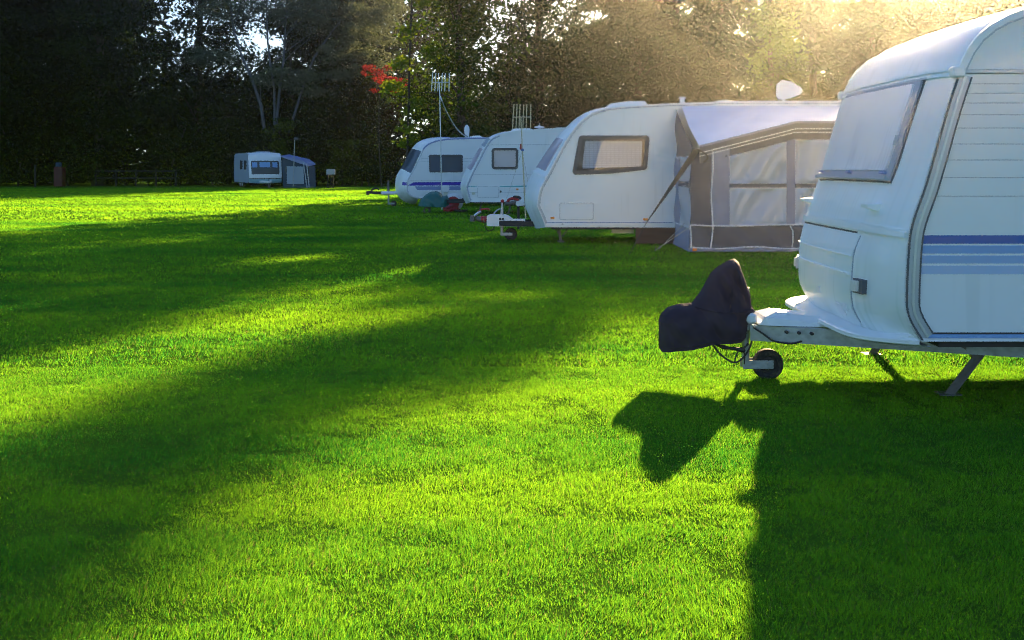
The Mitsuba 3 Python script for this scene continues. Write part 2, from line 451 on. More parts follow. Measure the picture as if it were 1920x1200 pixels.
# the row of trees behind the caravans; their tops throw the long shadows on the lawn
ROW = [  # x, y, top, radius, leaf colours, label
    (-2.17, 42.5, 11.8, 2.5, MID, "leafy tree with a sunlit yellow-green edge, beside the gap in the trees"),
    (1.14, 46.5, 13.5, 2.4, DARK, "dark leafy tree with specks of bright sky in its crown, behind the two aerials"),
    (5.98, 50, 16.0, 2.7, DARK, "tall dark tree rising behind the caravan with the awning"),
    (8.23, 52, 15.5, 2.3, DARK, "dark tree close behind the tall one above the awning roof"),
    (10.03, 50, 16.0, 1.8, DARK, "narrow dark tree in the hazy light above the awning roof"),
    (12.38, 50, 12.6, 1.6, MID, "lower tree between two taller ones in the sun haze above the satellite dish"),
    (14.38, 50, 18.6, 0.95, DARK, "slender tall tree in the sun glare behind the nearest caravan"),
    (17.46, 50.5, 13.3, 2.7, DARK, "hazy tree behind the roof of the nearest caravan"),
    (21.25, 51, 12.8, 2.9, DARK, "tree of the row behind the curved roof edge of the nearest caravan"),
    (26.05, 51, 13.0, 3.4, DARK, "tree of the row hidden behind the side of the nearest caravan"),
    (31.55, 51, 13.2, 3.6, DARK, "last tree of the row, behind the nearest caravan"),
]
for i, (x, y, h, r, c, lab) in enumerate(ROW):
    n = max(4, int(round(h / 2.6)))
    extra = [(x + 0.75, y, 12.6, 1.0, 1.3)] if i == 5 else []
    if i == 6:
        extra = [(x + 0.1, y, z, 0.85, 1.3) for z in (8.5, 10.5, 12.3, 14.0, 15.6, 17.0, 18.3)]
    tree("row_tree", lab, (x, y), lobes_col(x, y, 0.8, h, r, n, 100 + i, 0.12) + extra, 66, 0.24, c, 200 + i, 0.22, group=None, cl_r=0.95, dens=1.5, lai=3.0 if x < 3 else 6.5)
# lime-green sunlit sprays on the free edge of the row
tree("lime_leaved_shrub", "bright yellow-green leafy shrub at the end of the tree row above the striped caravan", (-4.3, 42),
     [(-4.0, 42, 6.8, 0.5, 0.7), (-4.4, 41.8, 5.6, 0.45, 0.4), (-4.75, 41.6, 4.6, 0.4, 0.3), (-3.5, 41.6, 8.0, 0.5, 0.5), (-3.2, 41.4, 6.0, 0.4, 0.4), (-3.9, 41.8, 3.9, 0.45, 0.5), (-4.2, 42.2, 2.6, 0.6, 0.8), (-3.8, 42.2, 1.1, 0.8, 1.0), (-3.6, 41.4, 9.4, 0.5, 0.5)], 40, 0.19, LIME, 31, 0.06, cat="shrub", cl_r=0.42, dens=0.9, lai=2.6)
ROW2 = [(-0.2, 56.5, 6.8, 2.4), (4.4, 57, 10.6, 2.7), (9.5, 57, 11.2, 2.9), (14.8, 57, 11.0, 2.9), (17.6, 58, 11.5, 2.4), (20.3, 57, 11.2, 3.0), (26, 57.5, 11, 3.1), (32, 57.5, 11, 3.1)]
for i, (x, y, h, r) in enumerate(ROW2):
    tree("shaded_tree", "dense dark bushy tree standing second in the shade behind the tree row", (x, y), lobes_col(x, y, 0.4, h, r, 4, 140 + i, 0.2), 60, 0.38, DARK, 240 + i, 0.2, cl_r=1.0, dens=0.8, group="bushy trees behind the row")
# trees far behind the row, closing the end of the sunlit strip
for i, (x, y, h, r) in enumerate([(-19, 104, 34, 4.6), (-12.5, 104, 34, 4.6), (-6.5, 103, 30, 4.2), (-12, 92, 9.0, 3.4), (-6.5, 91, 9.0, 3.4), (-1, 91, 8.6, 3.4), (-1.5, 104, 10.5, 3.6), (5, 106, 15.5, 4.2), (12, 105, 16.5, 4.2), (19, 106, 16, 4.2), (27, 106, 16, 4.4), (36, 106, 16, 4.4)]):
    tree("distant_tree", "far dark tree glimpsed through gaps of the tree row", (x, y), lobes_col(x, y, 0.5, h, r, max(4, round(h / 4.5)), 160 + i, 0.2), 55, 0.8, DARK, 260 + i, 0.3, cl_r=1.5, dens=0.8, lai=3.4, group="far trees beyond the row")

# the tall dark wood edge across the lawn
WOOD = [(-46, 78, 25, 5.2, "tall black-green tree at the far end of the wood edge, above the red bin"), (-38.5, 77, 24, 5.0, "huge dark tree behind the small red bin"),
        (-31, 78, 23, 4.6, "tall dark tree between the red bin and the pale-stemmed tree"), (-25, 82.5, 20, 4.3, "dark tree behind the leaning pale stems"),
        (-17.8, 82.5, 14.5, 3.8, "dark tree behind the small far caravan"), (-12.5, 80, 15, 2.9, "dark tree beside the red leaves, at the end of the wood edge")]
for i, (x, y, h, r, lab) in enumerate(WOOD):
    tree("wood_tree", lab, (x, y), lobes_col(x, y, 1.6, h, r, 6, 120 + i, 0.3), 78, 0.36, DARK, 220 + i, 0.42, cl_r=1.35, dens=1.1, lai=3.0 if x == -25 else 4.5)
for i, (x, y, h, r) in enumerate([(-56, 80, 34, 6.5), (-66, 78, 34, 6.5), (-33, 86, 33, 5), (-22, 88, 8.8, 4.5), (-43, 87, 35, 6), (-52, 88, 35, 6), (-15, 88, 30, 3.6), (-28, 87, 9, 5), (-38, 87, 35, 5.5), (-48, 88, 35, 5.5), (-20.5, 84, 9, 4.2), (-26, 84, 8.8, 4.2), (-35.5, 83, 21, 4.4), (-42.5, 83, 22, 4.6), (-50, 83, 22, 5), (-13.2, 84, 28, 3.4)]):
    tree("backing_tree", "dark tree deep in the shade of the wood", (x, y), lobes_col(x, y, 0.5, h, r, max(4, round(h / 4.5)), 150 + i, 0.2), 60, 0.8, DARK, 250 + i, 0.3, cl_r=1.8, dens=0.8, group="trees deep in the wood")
# bushes along the foot of the wood
for i, x in enumerate(np.arange(-58, -9, 3.6)):
    r = 2.1 + 0.5 * math.sin(i * 2.3)
    y = 77.5 + 1.2 * math.sin(i * 1.7)
    tree("bush", "dark rounded bush along the foot of the shaded wood", (x, y), [(x, y, 1.4, r, 1.7), (x + 0.8, y + 0.6, 3.1, r * 0.85, 1.5), (x - 0.5, y + 3.5, 4.6, r, 1.9), (x + 1.8, y + 0.3, 0.6, 2.0, 0.9), (x + 1.2, y + 4.5, 1.2, 2.6, 1.4)], 60, 0.30, DARK, 300 + i, 0.08, cat="bush", cl_r=0.9, dens=0.8, group="bushes at the foot of the wood")

for px_, h_, d_ in ((470, 4.2, 76.3), (522, 5.2, 76.8), (575, 4.6, 76.2), (640, 3.6, 76.5), (690, 3.4, 76.4)):
    b_ = P(px_, 352, d_)
    tree("shrub", "dark shrub in front of the pale-stemmed tree, behind the far caravan", (b_[0], d_), [(b_[0], d_, h_ * 0.3, 1.6, h_ * 0.34), (b_[0] + 0.2, d_, h_ * 0.75, 1.2, h_ * 0.3)], 50, 0.24, MID if px_ in (522, 640) else DARK, 600 + px_, 0.06, cat="shrub", cl_r=0.7, dens=1.0, group="shrubs behind the far caravan")

# the pale-stemmed tree with grey-green drooping foliage
D = 78.5
q = lambda x, y, dd=0: tuple(P(x, y, D + dd))
base = P(503, 352, D)
stems = [([(base[0], D, 0), q(490, 200), q(465, 130), q(440, 70), q(432, 0), q(425, -90)], 0.17),
         ([(base[0] + 0.3, D, 0), q(515, 180), q(504, 100), q(500, 40), q(502, -60)], 0.14),
         ([(base[0] + 0.4, D, 0), q(522, 190), q(532, 110), q(536, 40), q(545, -70)], 0.15),
         ([(base[0] + 0.5, D, 0), q(560, 190), q(588, 110), q(630, 50), q(660, 10), q(700, -60)], 0.14)]
wl = [(*P(420, 15, D), 2.6, 1.2), (*P(500, 5, D), 2.6, 1.5), (*P(600, 20, D), 3.0, 1.7), (*P(690, 40, D), 2.6, 2.0), (*P(640, 95, D), 2.4, 1.2), (*P(735, 20, D), 1.6, 2.0),
      (*P(700, 100, D), 1.7, 1.1), (*P(400, 105, D), 2.2, 0.9), (*P(510, 140, D), 2.2, 0.9), (*P(575, 150, D), 1.9, 1.2), (*P(600, 170, D), 1.2, 0.6), (*P(640, 130, D - 1), 1.6, 0.9),
      (*P(460, -70, D), 4.0, 2.0), (*P(600, -80, D), 4.4, 2.4), (*P(730, 125, D), 1.1, 0.8)]
tree("pale_stemmed_tree", "many-stemmed tree with pale grey trunks and silvery green foliage above the far caravan", (base[0], D), wl, 80, 0.17, WILLOW, 41, 0.16, "pale_bark", stems, cl_r=0.75, dens=0.95, droop=0.35, lai=3.3)
rb = P(715, 352, 73.2)
tree("red_leaved_tree", "small tree with a spray of bright red autumn leaves beside the silvery tree", (rb[0], 73.2),
     [(*P(700, 130, 73.2), 0.75, 0.4), (*P(716, 143, 73.2), 0.85, 0.45), (*P(736, 150, 73.2), 0.75, 0.4), (*P(690, 124, 73.2), 0.5, 0.3), (*P(750, 160, 73.2), 0.5, 0.22), (*P(712, 155, 73.2), 0.5, 0.25), (*P(681, 138, 73.2), 0.3, 0.3), (*P(727, 128, 73.2), 0.4, 0.2), (*P(757, 150, 73.2), 0.3, 0.2), (*P(738, 168, 73.2), 0.35, 0.2), (*P(702, 170, 73.2), 0.3, 0.2)], 36, 0.14, RED, 43, 0.05,
     stems=[([(rb[0], 73.4, 0), (rb[0] - 0.2, 73.5, 3.5), tuple(P(712, 145, 73.2))], 0.05)], cl_r=0.30, dens=1.0, lai=1.9)
print("leaf tris", LEAFTRIS[0])

# low timber rail fence in the dark under the wood
fd = 75.6
fk = thing("rail_fence", "low grey wooden rail fence in the shade under the trees", "fence")
for i, x in enumerate(np.linspace(P(180, 0, fd)[0], P(330, 0, fd)[0], 5)):
    put(fk, "post", box(x - 0.06, x + 0.06, fd - 0.06, fd + 0.06, 0, 1.25, 0.01), "old_wood")
xa, xb = P(178, 0, fd)[0], P(332, 0, fd)[0]
for z in (0.55, 1.05):
    put(fk, "rail", box(xa, xb, fd - 0.10, fd - 0.062, z, z + 0.11, 0.01), "old_wood")
# ------------------------------------------------------------------ caravans
class Caravan:
    """A touring caravan whose near side lies in the plane y = d. prof runs from the bottom front over the roof to the bottom rear, (x, z) in metres."""

    def __init__(self, key, d, w, prof, bows, xf=None, power=2.6):
        self.power = power
        self.key, self.d, self.w, self.xf = key, d, w, xf
        self.prof = prof
        s = np.r_[0, np.cumsum(np.linalg.norm(np.diff(prof, axis=0), axis=1))]
        self.s = s / s[-1]
        t = np.gradient(prof, axis=0)
        t /= np.linalg.norm(t, axis=1, keepdims=True)
        self.n = np.c_[-t[:, 1], t[:, 0]]           # outward (the profile runs clockwise seen from -y)
        self.bows = bows                            # [(s, bow)]

    def bow(self, s):
        return np.interp(s, [b[0] for b in self.bows], [b[1] for b in self.bows])

    def at(self, s, v, off=0.0):
        """points of the shell: s along the profile in [0, 1], v across the width in [0, 1]"""
        s, v = np.asarray(s, float), np.asarray(v, float)
        x, z = np.interp(s, self.s, self.prof[:, 0]), np.interp(s, self.s, self.prof[:, 1])
        nx, nz = np.interp(s, self.s, self.n[:, 0]), np.interp(s, self.s, self.n[:, 1])
        e = self.bow(s) * (1 - np.abs(2 * v - 1) ** self.power) + off
        return np.stack([x + nx * e, self.d + self.w * v + 0 * x, z + nz * e], -1)

    def s_of_z(self, z):
        """profile parameter of height z on the front"""
        top = int(np.argmax(self.prof[:, 1] > 0.97 * self.prof[:, 1].max()))
        return float(np.interp(z, self.prof[:top, 1], self.s[:top]))

    def put(self, name, mesh, bsdf, smooth=False, parent=None, label=None):
        return put(parent or self.key, name, mesh, bsdf, smooth, self.xf, label)

    def sheet(self, s0, s1, v0=0.0, v1=1.0, off=0.0, nu=24, nv=21):
        u = np.linspace(0, 1, nv)
        v = v0 + (v1 - v0) * (0.5 - 0.5 * np.cos(np.pi * u)) if (v0, v1) == (0.0, 1.0) else v0 + (v1 - v0) * u
        S, V = np.meshgrid(np.linspace(s0, s1, nu), v, indexing="ij")
        return trimesh.Trimesh(self.at(S.ravel(), V.ravel(), off).reshape(-1, 3), grid(nu, nv)[:, ::-1], process=False)

    def pad(self, s0, s1, v0, v1, off, nu=10, nv=14, back=0.004, skew=0.0, r=0.0):
        """a thin panel standing off the shell, with its edges closed; skew narrows it towards s0, r rounds its corners"""
        a, b = np.linspace(-1, 1, nu), np.linspace(-1, 1, nv)
        A, B = np.meshgrid(a, b, indexing="ij")
        if r:
            B = B * (1 - r * np.clip(np.abs(A) - 0.8, 0, 1) ** 2 * 25)
        half = (v1 - v0) / 2 * (1 - skew * (1 - (A + 1) / 2))
        S, V = s0 + (s1 - s0) * (A + 1) / 2, (v0 + v1) / 2 + B * half
        top = self.at(S.ravel(), V.ravel(), off).reshape(-1, 3)
        bot = self.at(S.ravel(), V.ravel(), -back).reshape(-1, 3)
        f = grid(nu, nv)[:, ::-1]
        I = np.arange(nu * nv).reshape(nu, nv)
        ring = np.r_[I[:, 0], I[-1, 1:], I[-2::-1, -1], I[0, -2:0:-1]]
        n = nu * nv
        side = [(ring[i], ring[(i + 1) % len(ring)], ring[i] + n) for i in range(len(ring))] + [(ring[(i + 1) % len(ring)], ring[(i + 1) % len(ring)] + n, ring[i] + n) for i in range(len(ring))]
        return trimesh.Trimesh(np.vstack([top, bot]), np.vstack([f, np.array(side)]), process=False)

    def poly(self):
        return sg.Polygon(self.prof)

    def shell(self, s_front, s_rear, front="white_front", roof="white_gelcoat"):
        self.put("front_panel", self.sheet(0, s_front, nu=36), front, True)
        self.put("roof", self.sheet(s_front, s_rear, nu=40), roof, True)
        self.put("rear_panel", self.sheet(s_rear, 1, nu=16), roof, True)
        zb = self.prof[0, 1] + 0.02
        self.put("floor", box(self.prof[0, 0] + 0.12, self.prof[-1, 0] - 0.1, self.d + 0.03, self.d + self.w - 0.03, zb - 0.06, zb), "chassis_dark")

    def sides(self, holes=(), m="white_gelcoat", far=True):
        p = self.poly()
        for h in holes:
            p = p.difference(h)
        self.put("side_wall", plate(p, self.d, self.d + 0.025), m)
        if far:
            self.put("side_wall", plate(self.poly(), self.d + self.w - 0.025, self.d + self.w), m)

    def trim(self, s0, s1, width, t, bsdf, name="edge_trim", inset=0.0, y=None, parent=None, near=True):
        """a strip along the edge of the near side between the profile parameters s0 and s1"""
        ss = np.linspace(s0, s1, 70)
        a = self.at(ss, 0 * ss, -inset)[:, [0, 2]]
        b = self.at(ss, 0 * ss, -inset - width)[:, [0, 2]]
        out = sg.Polygon(np.vstack([a, b[::-1]])).buffer(0)
        y0 = self.d - t if near else self.d + self.w
        return self.put(name, plate(out, y0, y0 + t - 0.001), bsdf, parent=parent)

    def side_window(self, poly, rim, d_in=0.05, pane="window_glass", back="blind_pale", back_poly=None):
        """rim, glass pane and pale blind behind it, in the near side"""
        inner = poly.buffer(-rim)
        w = self.put("window", plate(poly.difference(inner), self.d - 0.022, self.d + 0.035), "window_rim")
        g = inner.buffer(0.004)
        pts = np.array(g.exterior.coords)[:-1]
        c = pts.mean(0)
        v = np.vstack([np.c_[pts[:, 0], 0 * pts[:, 0] + self.d - 0.012, pts[:, 1]], [[c[0], self.d - 0.012, c[1]]]])
        n = len(pts)
        f = np.array([(i, (i + 1) % n, n) for i in range(n)])
        if pane:
            self.put("pane", trimesh.Trimesh(v, f, process=False), pane, parent=w)
        self.put("lining", plate(inner.buffer(0.01), self.d + 0.09, self.d + 0.10), "interior_dark", parent=w)
        if back:
            self.put("blind", plate(back_poly if back_poly is not None else inner.buffer(-rim * 0.5), self.d + 0.06, self.d + 0.07), back, parent=w)
        return w

    def hatch(self, poly, name="locker_hatch", bsdf="white_gelcoat"):
        k = self.put(name, plate(poly.buffer(-0.018), self.d - 0.008, self.d + 0.004), bsdf)
        self.put("frame", plate(poly.difference(poly.buffer(-0.012)), self.d - 0.012, self.d + 0.004), "grey_trim", parent=k)
        return k

    def lamp(self, x, z, w=0.10, h=0.05, bsdf="amber_plastic", name="marker_lamp"):
        self.put(name, box(x - w / 2, x + w / 2, self.d - 0.03, self.d + 0.002, z - h / 2, z + h / 2, 0.008), bsdf)

    def wheels(self, xs, r=0.32, zc=0.31):
        for x in xs:
            for y in (self.d + 0.14, self.d + self.w - 0.14):
                ty, ri = wheel_y(x, y, zc, r, 0.19)
                k = self.put("wheel", ty, "tyre_rubber", 40)
                self.put("rim", ri, "galvanised", 40, parent=k)

    def steady(self, foot, top, wid=0.075):
        k = self.put("corner_steady", obox(foot, top, wid, 0.05), "dull_steel")
        f = np.array(foot, float)
        self.put("foot", box(f[0] - 0.07, f[0] + 0.07, f[1] - 0.06, f[1] + 0.06, max(0, f[2] - 0.02), f[2] + 0.02, 0.008), "dull_steel", parent=k)
        return k


def jockey(c, x, y, ztop, r, wheel_x, post_r=0.026, arm_z=None):
    """post, fork arm and small wheel that carry the nose of a caravan"""
    k = c.put("jockey_wheel", [tube([(x, y, r * 0.75), (x, y, ztop)], post_r, 12), tube([(x, y, ztop * 0.45), (x, y, ztop * 0.55)], post_r * 1.25, 12)], "galvanised", 30)
    arm = arm_z if arm_z is not None else r * 0.95
    ty, ri = wheel_y(wheel_x, y + 0.02, r - 0.012, r, 0.07)
    c.put("tyre", ty, "tyre_rubber", 40, parent=k)
    c.put("rim", ri, "chassis_dark", 40, parent=k)
    for s in (-1, 1):
        c.put("fork_arm", [box(min(x - 0.02, wheel_x) if wheel_x < x else x - 0.025, wheel_x + 0.03 if wheel_x > x else x + 0.025, y + 0.02 + s * 0.045 - 0.004, y + 0.02 + s * 0.045 + 0.004, arm - 0.032, arm + 0.028, 0.003),
                           tube([(wheel_x, y + 0.02 + s * 0.049, arm), (wheel_x, y + 0.02 + s * 0.060, arm)], 0.018, 10)], "galvanised", parent=k)
    return k


# ---- the nearest caravan
ND, NW = 6.1, 2.1
NPROF = curve([(2.395, 0.425), (2.300, 0.640), (2.318, 1.02), (2.42, 1.36), (2.61, 1.994), (2.656, 2.107), (2.75, 2.234), (2.843, 2.30), (3.0, 2.366), (3.3, 2.44), (3.7, 2.49), (4.6, 2.52), (6.2, 2.52), (7.3, 2.45),
               (7.75, 2.25), (7.95, 1.8), (7.98, 1.0), (7.85, 0.43)], 160)
c0 = thing("touring_caravan", "large white caravan with four blue side stripes and a rain-streaked front window", "caravan", "white touring caravans on the grass")
A = Caravan(c0, ND, NW, NPROF, [(0, 0.12), (0.02, 0.15), (0.055, 0.14), (0.068, 0.10), (0.12, 0.06), (0.2, 0.04), (0.27, 0.03), (0.8, 0.03), (0.9, 0.06), (1, 0.05)], power=4.5)
sz = A.s_of_z
S_BREAK = sz(2.0)
A.shell(S_BREAK, 0.80)
px2 = lambda y: CAMZ - (y - HOR) * ND / F
body = A.poly()
grooves = [px2(v) for v in (157, 175, 193, 215, 240, 270, 300, 333, 368)]
st = [(px2(457), px2(441), "stripe_navy"), (px2(475.5), px2(460), "stripe_mid"), (px2(494), px2(479), "stripe_pale"), (px2(514), px2(498), "stripe_faint")]
zt, zs = px2(134), px2(624)
# the side is made of aluminium planks with a pressed joint between each two
edges = [zs] + sorted(grooves) + [zt - 0.012]
for i in range(len(edges) - 1):
    a, b = edges[i], edges[i + 1]
    strip = body.intersection(sg.box(0, a + 0.0025, 20, b - 0.0025))
    A.put("side_panel", plate(strip, ND, ND + 0.02), "white_gelcoat")
A.put("side_backing", plate(body.buffer(-0.004), ND + 0.012, ND + 0.03), "frame_grey")
A.put("upper_side_panel", plate(body.intersection(sg.box(0, zt + 0.014, 20, 5)), ND, ND + 0.02), "white_gelcoat")
A.put("side_rail", [plate(body.intersection(sg.box(0, zt - 0.010, 20, zt + 0.011)), ND - 0.012, ND + 0.01)], "grey_trim", label="thin grey rail along the upper side")
inner = body.buffer(-0.094)
for a, b, m in st:
    A.put("stripe", plate(inner.intersection(sg.box(0, a, 20, b)), ND - 0.0025, ND + 0.001), m)
A.put("sill", [plate(body.intersection(sg.box(2.43, px2(633), 20, px2(626.5))), ND - 0.010, ND + 0.01)], "stripe_mid")
A.put("sill_rail", [plate(body.intersection(sg.box(2.40, 0.40, 20, px2(633.8))), ND - 0.016, ND + 0.02)], "white_gelcoat")
A.put("sill_seal", [plate(body.intersection(sg.box(2.44, px2(626), 20, zs)), ND - 0.006, ND + 0.01)], "dark_rubber")
A.put("side_wall", plate(body, ND + NW - 0.02, ND + NW), "white_gelcoat", label="far side wall")
# edge trims: dark, grey and dark again on the lower front edge, a pale bead round the roof
tk = A.trim(0.0, S_BREAK, 0.074, 0.012, "grey_trim", inset=0.012)
A.trim(0.0, S_BREAK, 0.008, 0.017, "edge_dark", "seal", 0.008, parent=tk)
A.trim(0.0, S_BREAK, 0.008, 0.017, "edge_dark", "seal", 0.080, parent=tk)
A.trim(0.0, S_BREAK, 0.014, 0.020, "alu_tube", "bead", 0.040, parent=tk)
A.trim(S_BREAK + 0.004, 1, 0.040, 0.022, "white_gelcoat", "roof_rail", -0.008)
A.trim(S_BREAK + 0.004, 1, 0.010, 0.017, "grey_trim", "roof_seal", 0.034)
A.trim(S_BREAK + 0.004, 1, 0.035, 0.02, "white_gelcoat", "roof_rail", -0.006, near=False)
for v in (0.0, 1.0):                                     # corner caps where front and roof meet
    p = A.at(S_BREAK, v, 0.01)
    A.put("corner_cap", box(p[0] - 0.03, p[0] + 0.05, p[1] - 0.03, p[1] + 0.03, p[2] - 0.035, p[2] + 0.035, 0.012), "white_gelcoat")
A.put("seam_rail", [A.pad(S_BREAK - 0.0030, S_BREAK - 0.0006, 0.012, 0.985, 0.012, 3, 24), A.pad(S_BREAK + 0.0006, S_BREAK + 0.0028, 0.012, 0.985, 0.016, 3, 24)], "white_gelcoat", 40)
# front window
fw = A.put("front_window", A.pad(sz(1.335), sz(1.965), 0.17, 0.885, 0.022, 14, 20, r=0.010), "frame_lilac", 30)
A.put("gasket", A.pad(sz(1.325), sz(1.975), 0.163, 0.892, 0.008, 10, 14, r=0.008), "edge_dark", 30, parent=fw)
A.put("pane", A.pad(sz(1.40), sz(1.945), 0.205, 0.865, 0.034, 14, 20, r=0.02), "wet_window", 30, parent=fw, label="wet milky pane")
A.put("sill", A.pad(sz(1.335), sz(1.358), 0.17, 0.885, 0.052, 4, 16), "frame_lilac", 30, parent=fw)
for v in (0.215, 0.52, 0.845):
    A.put("catch", A.pad(sz(1.374), sz(1.392), v - 0.016, v + 0.016, 0.050, 4, 4), "stripe_slate", 30, parent=fw)
A.put("window_rail", A.pad(sz(1.972), sz(1.984), 0.15, 0.89, 0.014, 3, 16), "grey_trim", 30)
A.put("stay", A.pad(sz(1.56), sz(1.62), 0.192, 0.200, 0.046, 3, 3), "grey_trim", parent=fw)
# mid rail, gas locker lid with creases, lamps, handles
A.put("mid_rail", [A.pad(sz(1.028), sz(1.060), 0.0, 1.0, 0.020, 4, 26), A.pad(sz(1.068), sz(1.075), 0.0, 1.0, 0.012, 3, 20)], "white_front", 25)
A.put("rail_slot", A.pad(sz(1.010), sz(1.020), 0.28, 0.92, 0.004, 3, 20), "edge_dark")
lid = A.put("gas_locker_lid", A.pad(sz(0.485), sz(1.005), 0.25, 0.93, 0.007, 20, 26, r=0.03), "white_front", 40)
A.put("crease", [A.pad(sz(0.750), sz(0.764), 0.26, 0.92, 0.022, 4, 20), A.pad(sz(0.866), sz(0.873), 0.26, 0.92, 0.016, 3, 20)], "white_gelcoat", 40, parent=lid)
A.put("seal", [A.pad(sz(0.476), sz(0.484), 0.26, 0.90, 0.006, 3, 20), A.pad(sz(0.52), sz(1.0), 0.2445, 0.2485, 0.003, 16, 3), A.pad(sz(0.50), sz(1.0), 0.9305, 0.9345, 0.003, 16, 3)], "frame_lilac", parent=lid)
for i, (zz, vv, s_) in enumerate([(0.535, 0.335, 0.05), (0.565, 0.29, 0.03), (0.60, 0.55, 0.025)]):
    A.put("sticker_residue", A.pad(sz(zz), sz(zz + s_ * 1.1), vv, vv + s_ * 1.3, 0.0125, 8, 8, r=0.3), "piping_white", parent=lid)
for v, k in ((0.175, 0), (0.955, 1)):
    w_ = A.put("front_lamp", A.pad(sz(0.665), sz(0.745), v - 0.030, v + 0.030, 0.030, 6, 8, r=0.02), "edge_dark" if k == 0 else "frame_grey", 30)
    A.put("lens", A.pad(sz(0.675), sz(0.735), v - 0.010, v + 0.026, 0.050, 6, 8, r=0.03), "clear_plastic", 30, parent=w_)
for v in (0.20, 0.905):
    p = A.at(sz(1.17), v, 0.0)
    hd = trimesh.convex.convex_hull(np.array([p + [-0.075, dy, dz] for dy, dz in ((-0.05, 0.0), (0.05, 0.0), (-0.05, 0.018), (0.05, 0.018))] + [p + [0.02, dy, dz] for dy, dz in ((-0.065, -0.03), (0.065, -0.03), (-0.065, 0.022), (0.065, 0.022))]))
    A.put("grab_handle", hd, "white_front", 25)
# bumper ledge along the bottom of the front
bv = 0.5 - 0.5 * np.cos(np.pi * np.linspace(0, 1, 36))
ring = []
for v in bv:
    k = 1 - abs(2 * v - 1) ** 8
    b0 = A.at(sz(0.475), v, -0.015)
    lx = 2.39 - 0.34 * k
    y = b0[1]
    ring.append([b0, [lx + 0.03, y, 0.440], [lx, y, 0.426], [lx, y, 0.404], [lx + 0.03, y, 0.392], [2.46, y, 0.392]])
ring = np.array(ring)
bf = grid(36, 6)
A.put("bumper_ledge", trimesh.Trimesh(ring.reshape(-1, 3), bf, process=False), "white_gelcoat", 22)
A.wheels([5.15, 5.95])
# drawbar: two galvanised beams, white plastic cover
HX, HY = 1.60, 7.12
for s in (-1, 1):
    A.put("drawbar_beam", obox((HX + 0.02, HY + 0.06 * s, 0.325), (3.4, HY + 0.80 * s, 0.325), 0.05, 0.105), "galvanised", label="galvanised drawbar beam")
for i in range(3):
    x = 1.83 + 0.075 * i
    A.put("bolt", tube([(x, HY - 0.095 - 0.41 * (x - HX) + 0.02, 0.345), (x, HY - 0.125 - 0.41 * (x - HX) + 0.02, 0.345)], 0.011, 8), "dark_rubber")
cov = trimesh.convex.convex_hull(np.array([(1.66, HY - 0.13, 0.385), (1.66, HY + 0.13, 0.385), (1.70, HY - 0.15, 0.44), (1.70, HY + 0.15, 0.44), (1.78, HY - 0.10, 0.468), (1.78, HY + 0.10, 0.468),
                                           (2.30, HY - 0.20, 0.375), (2.30, HY + 0.20, 0.375), (2.30, HY - 0.15, 0.415), (2.30, HY + 0.15, 0.415), (1.72, HY - 0.17, 0.385), (1.72, HY + 0.17, 0.385)]))
A.put("drawbar_cover", cov, "white_gelcoat", 25)
A.put("cover_tip", box(1.585, 1.655, HY - 0.11, HY + 0.11, 0.385, 0.458, 0.018), "white_gelcoat")
A.put("hitch_tube", [obox((1.12, HY, 0.42), (1.62, HY, 0.385), 0.07, 0.07), tube([(1.05, HY, 0.40), (1.16, HY, 0.42)], 0.045, 12)], "galvanised")
jockey(A, 1.600, HY, 0.62, 0.105, 1.755)
A.put("jockey_clamp", [box(1.565, 1.635, HY - 0.06, HY - 0.02, 0.33, 0.39, 0.01)], "galvanised")
A.steady((2.775, 6.62, -0.01), (3.02, 6.5, 0.40))
A.put("steady_strut", [obox((2.70, 6.55, 0.40), (2.93, 6.53, 0.26), 0.03, 0.02), obox((2.86, 6.53, 0.40), (2.90, 6.53, 0.24), 0.03, 0.02)], "dull_steel")
A.steady((2.77, 8.02, -0.01), (3.0, 7.9, 0.40))
loop = curve([(1.36, HY - 0.06, 0.25), (1.42, HY - 0.10, 0.17), (1.50, HY - 0.12, 0.13), (1.57, HY - 0.10, 0.17), (1.63, HY - 0.06, 0.28)], 24)
A.put("breakaway_cable", [tube(loop, 0.0065, 7), tube(curve([(1.38, HY - 0.08, 0.245), (1.45, HY - 0.1, 0.225), (1.53, HY - 0.1, 0.215), (1.57, HY - 0.1, 0.205)], 14), np.r_[0.007, 0.008, 0.012, 0.016, 0.016, 0.013, 0.011, 0.012, 0.013, 0.014, 0.015, 0.018, 0.02, 0.012], 7),
                          tube(curve([(1.56, HY - 0.1, 0.21), (1.57, HY - 0.10, 0.18), (1.567, HY - 0.10, 0.115)], 8), 0.005, 6), tube(curve([(1.50, HY - 0.11, 0.125), (1.51, HY - 0.11, 0.17), (1.53, HY - 0.11, 0.21)], 8), 0.005, 6),
                          tube(curve([(1.55, HY - 0.1, 0.21), (1.60, HY - 0.08, 0.25)], 8), 0.006, 6),
                          tube(curve([(1.62, HY - 0.14, 0.37), (1.68, HY - 0.16, 0.33), (1.75, HY - 0.20, 0.285), (1.85, HY - 0.22, 0.275), (1.95, HY - 0.2, 0.30)], 16), 0.007, 6)], "cable_black", 40)

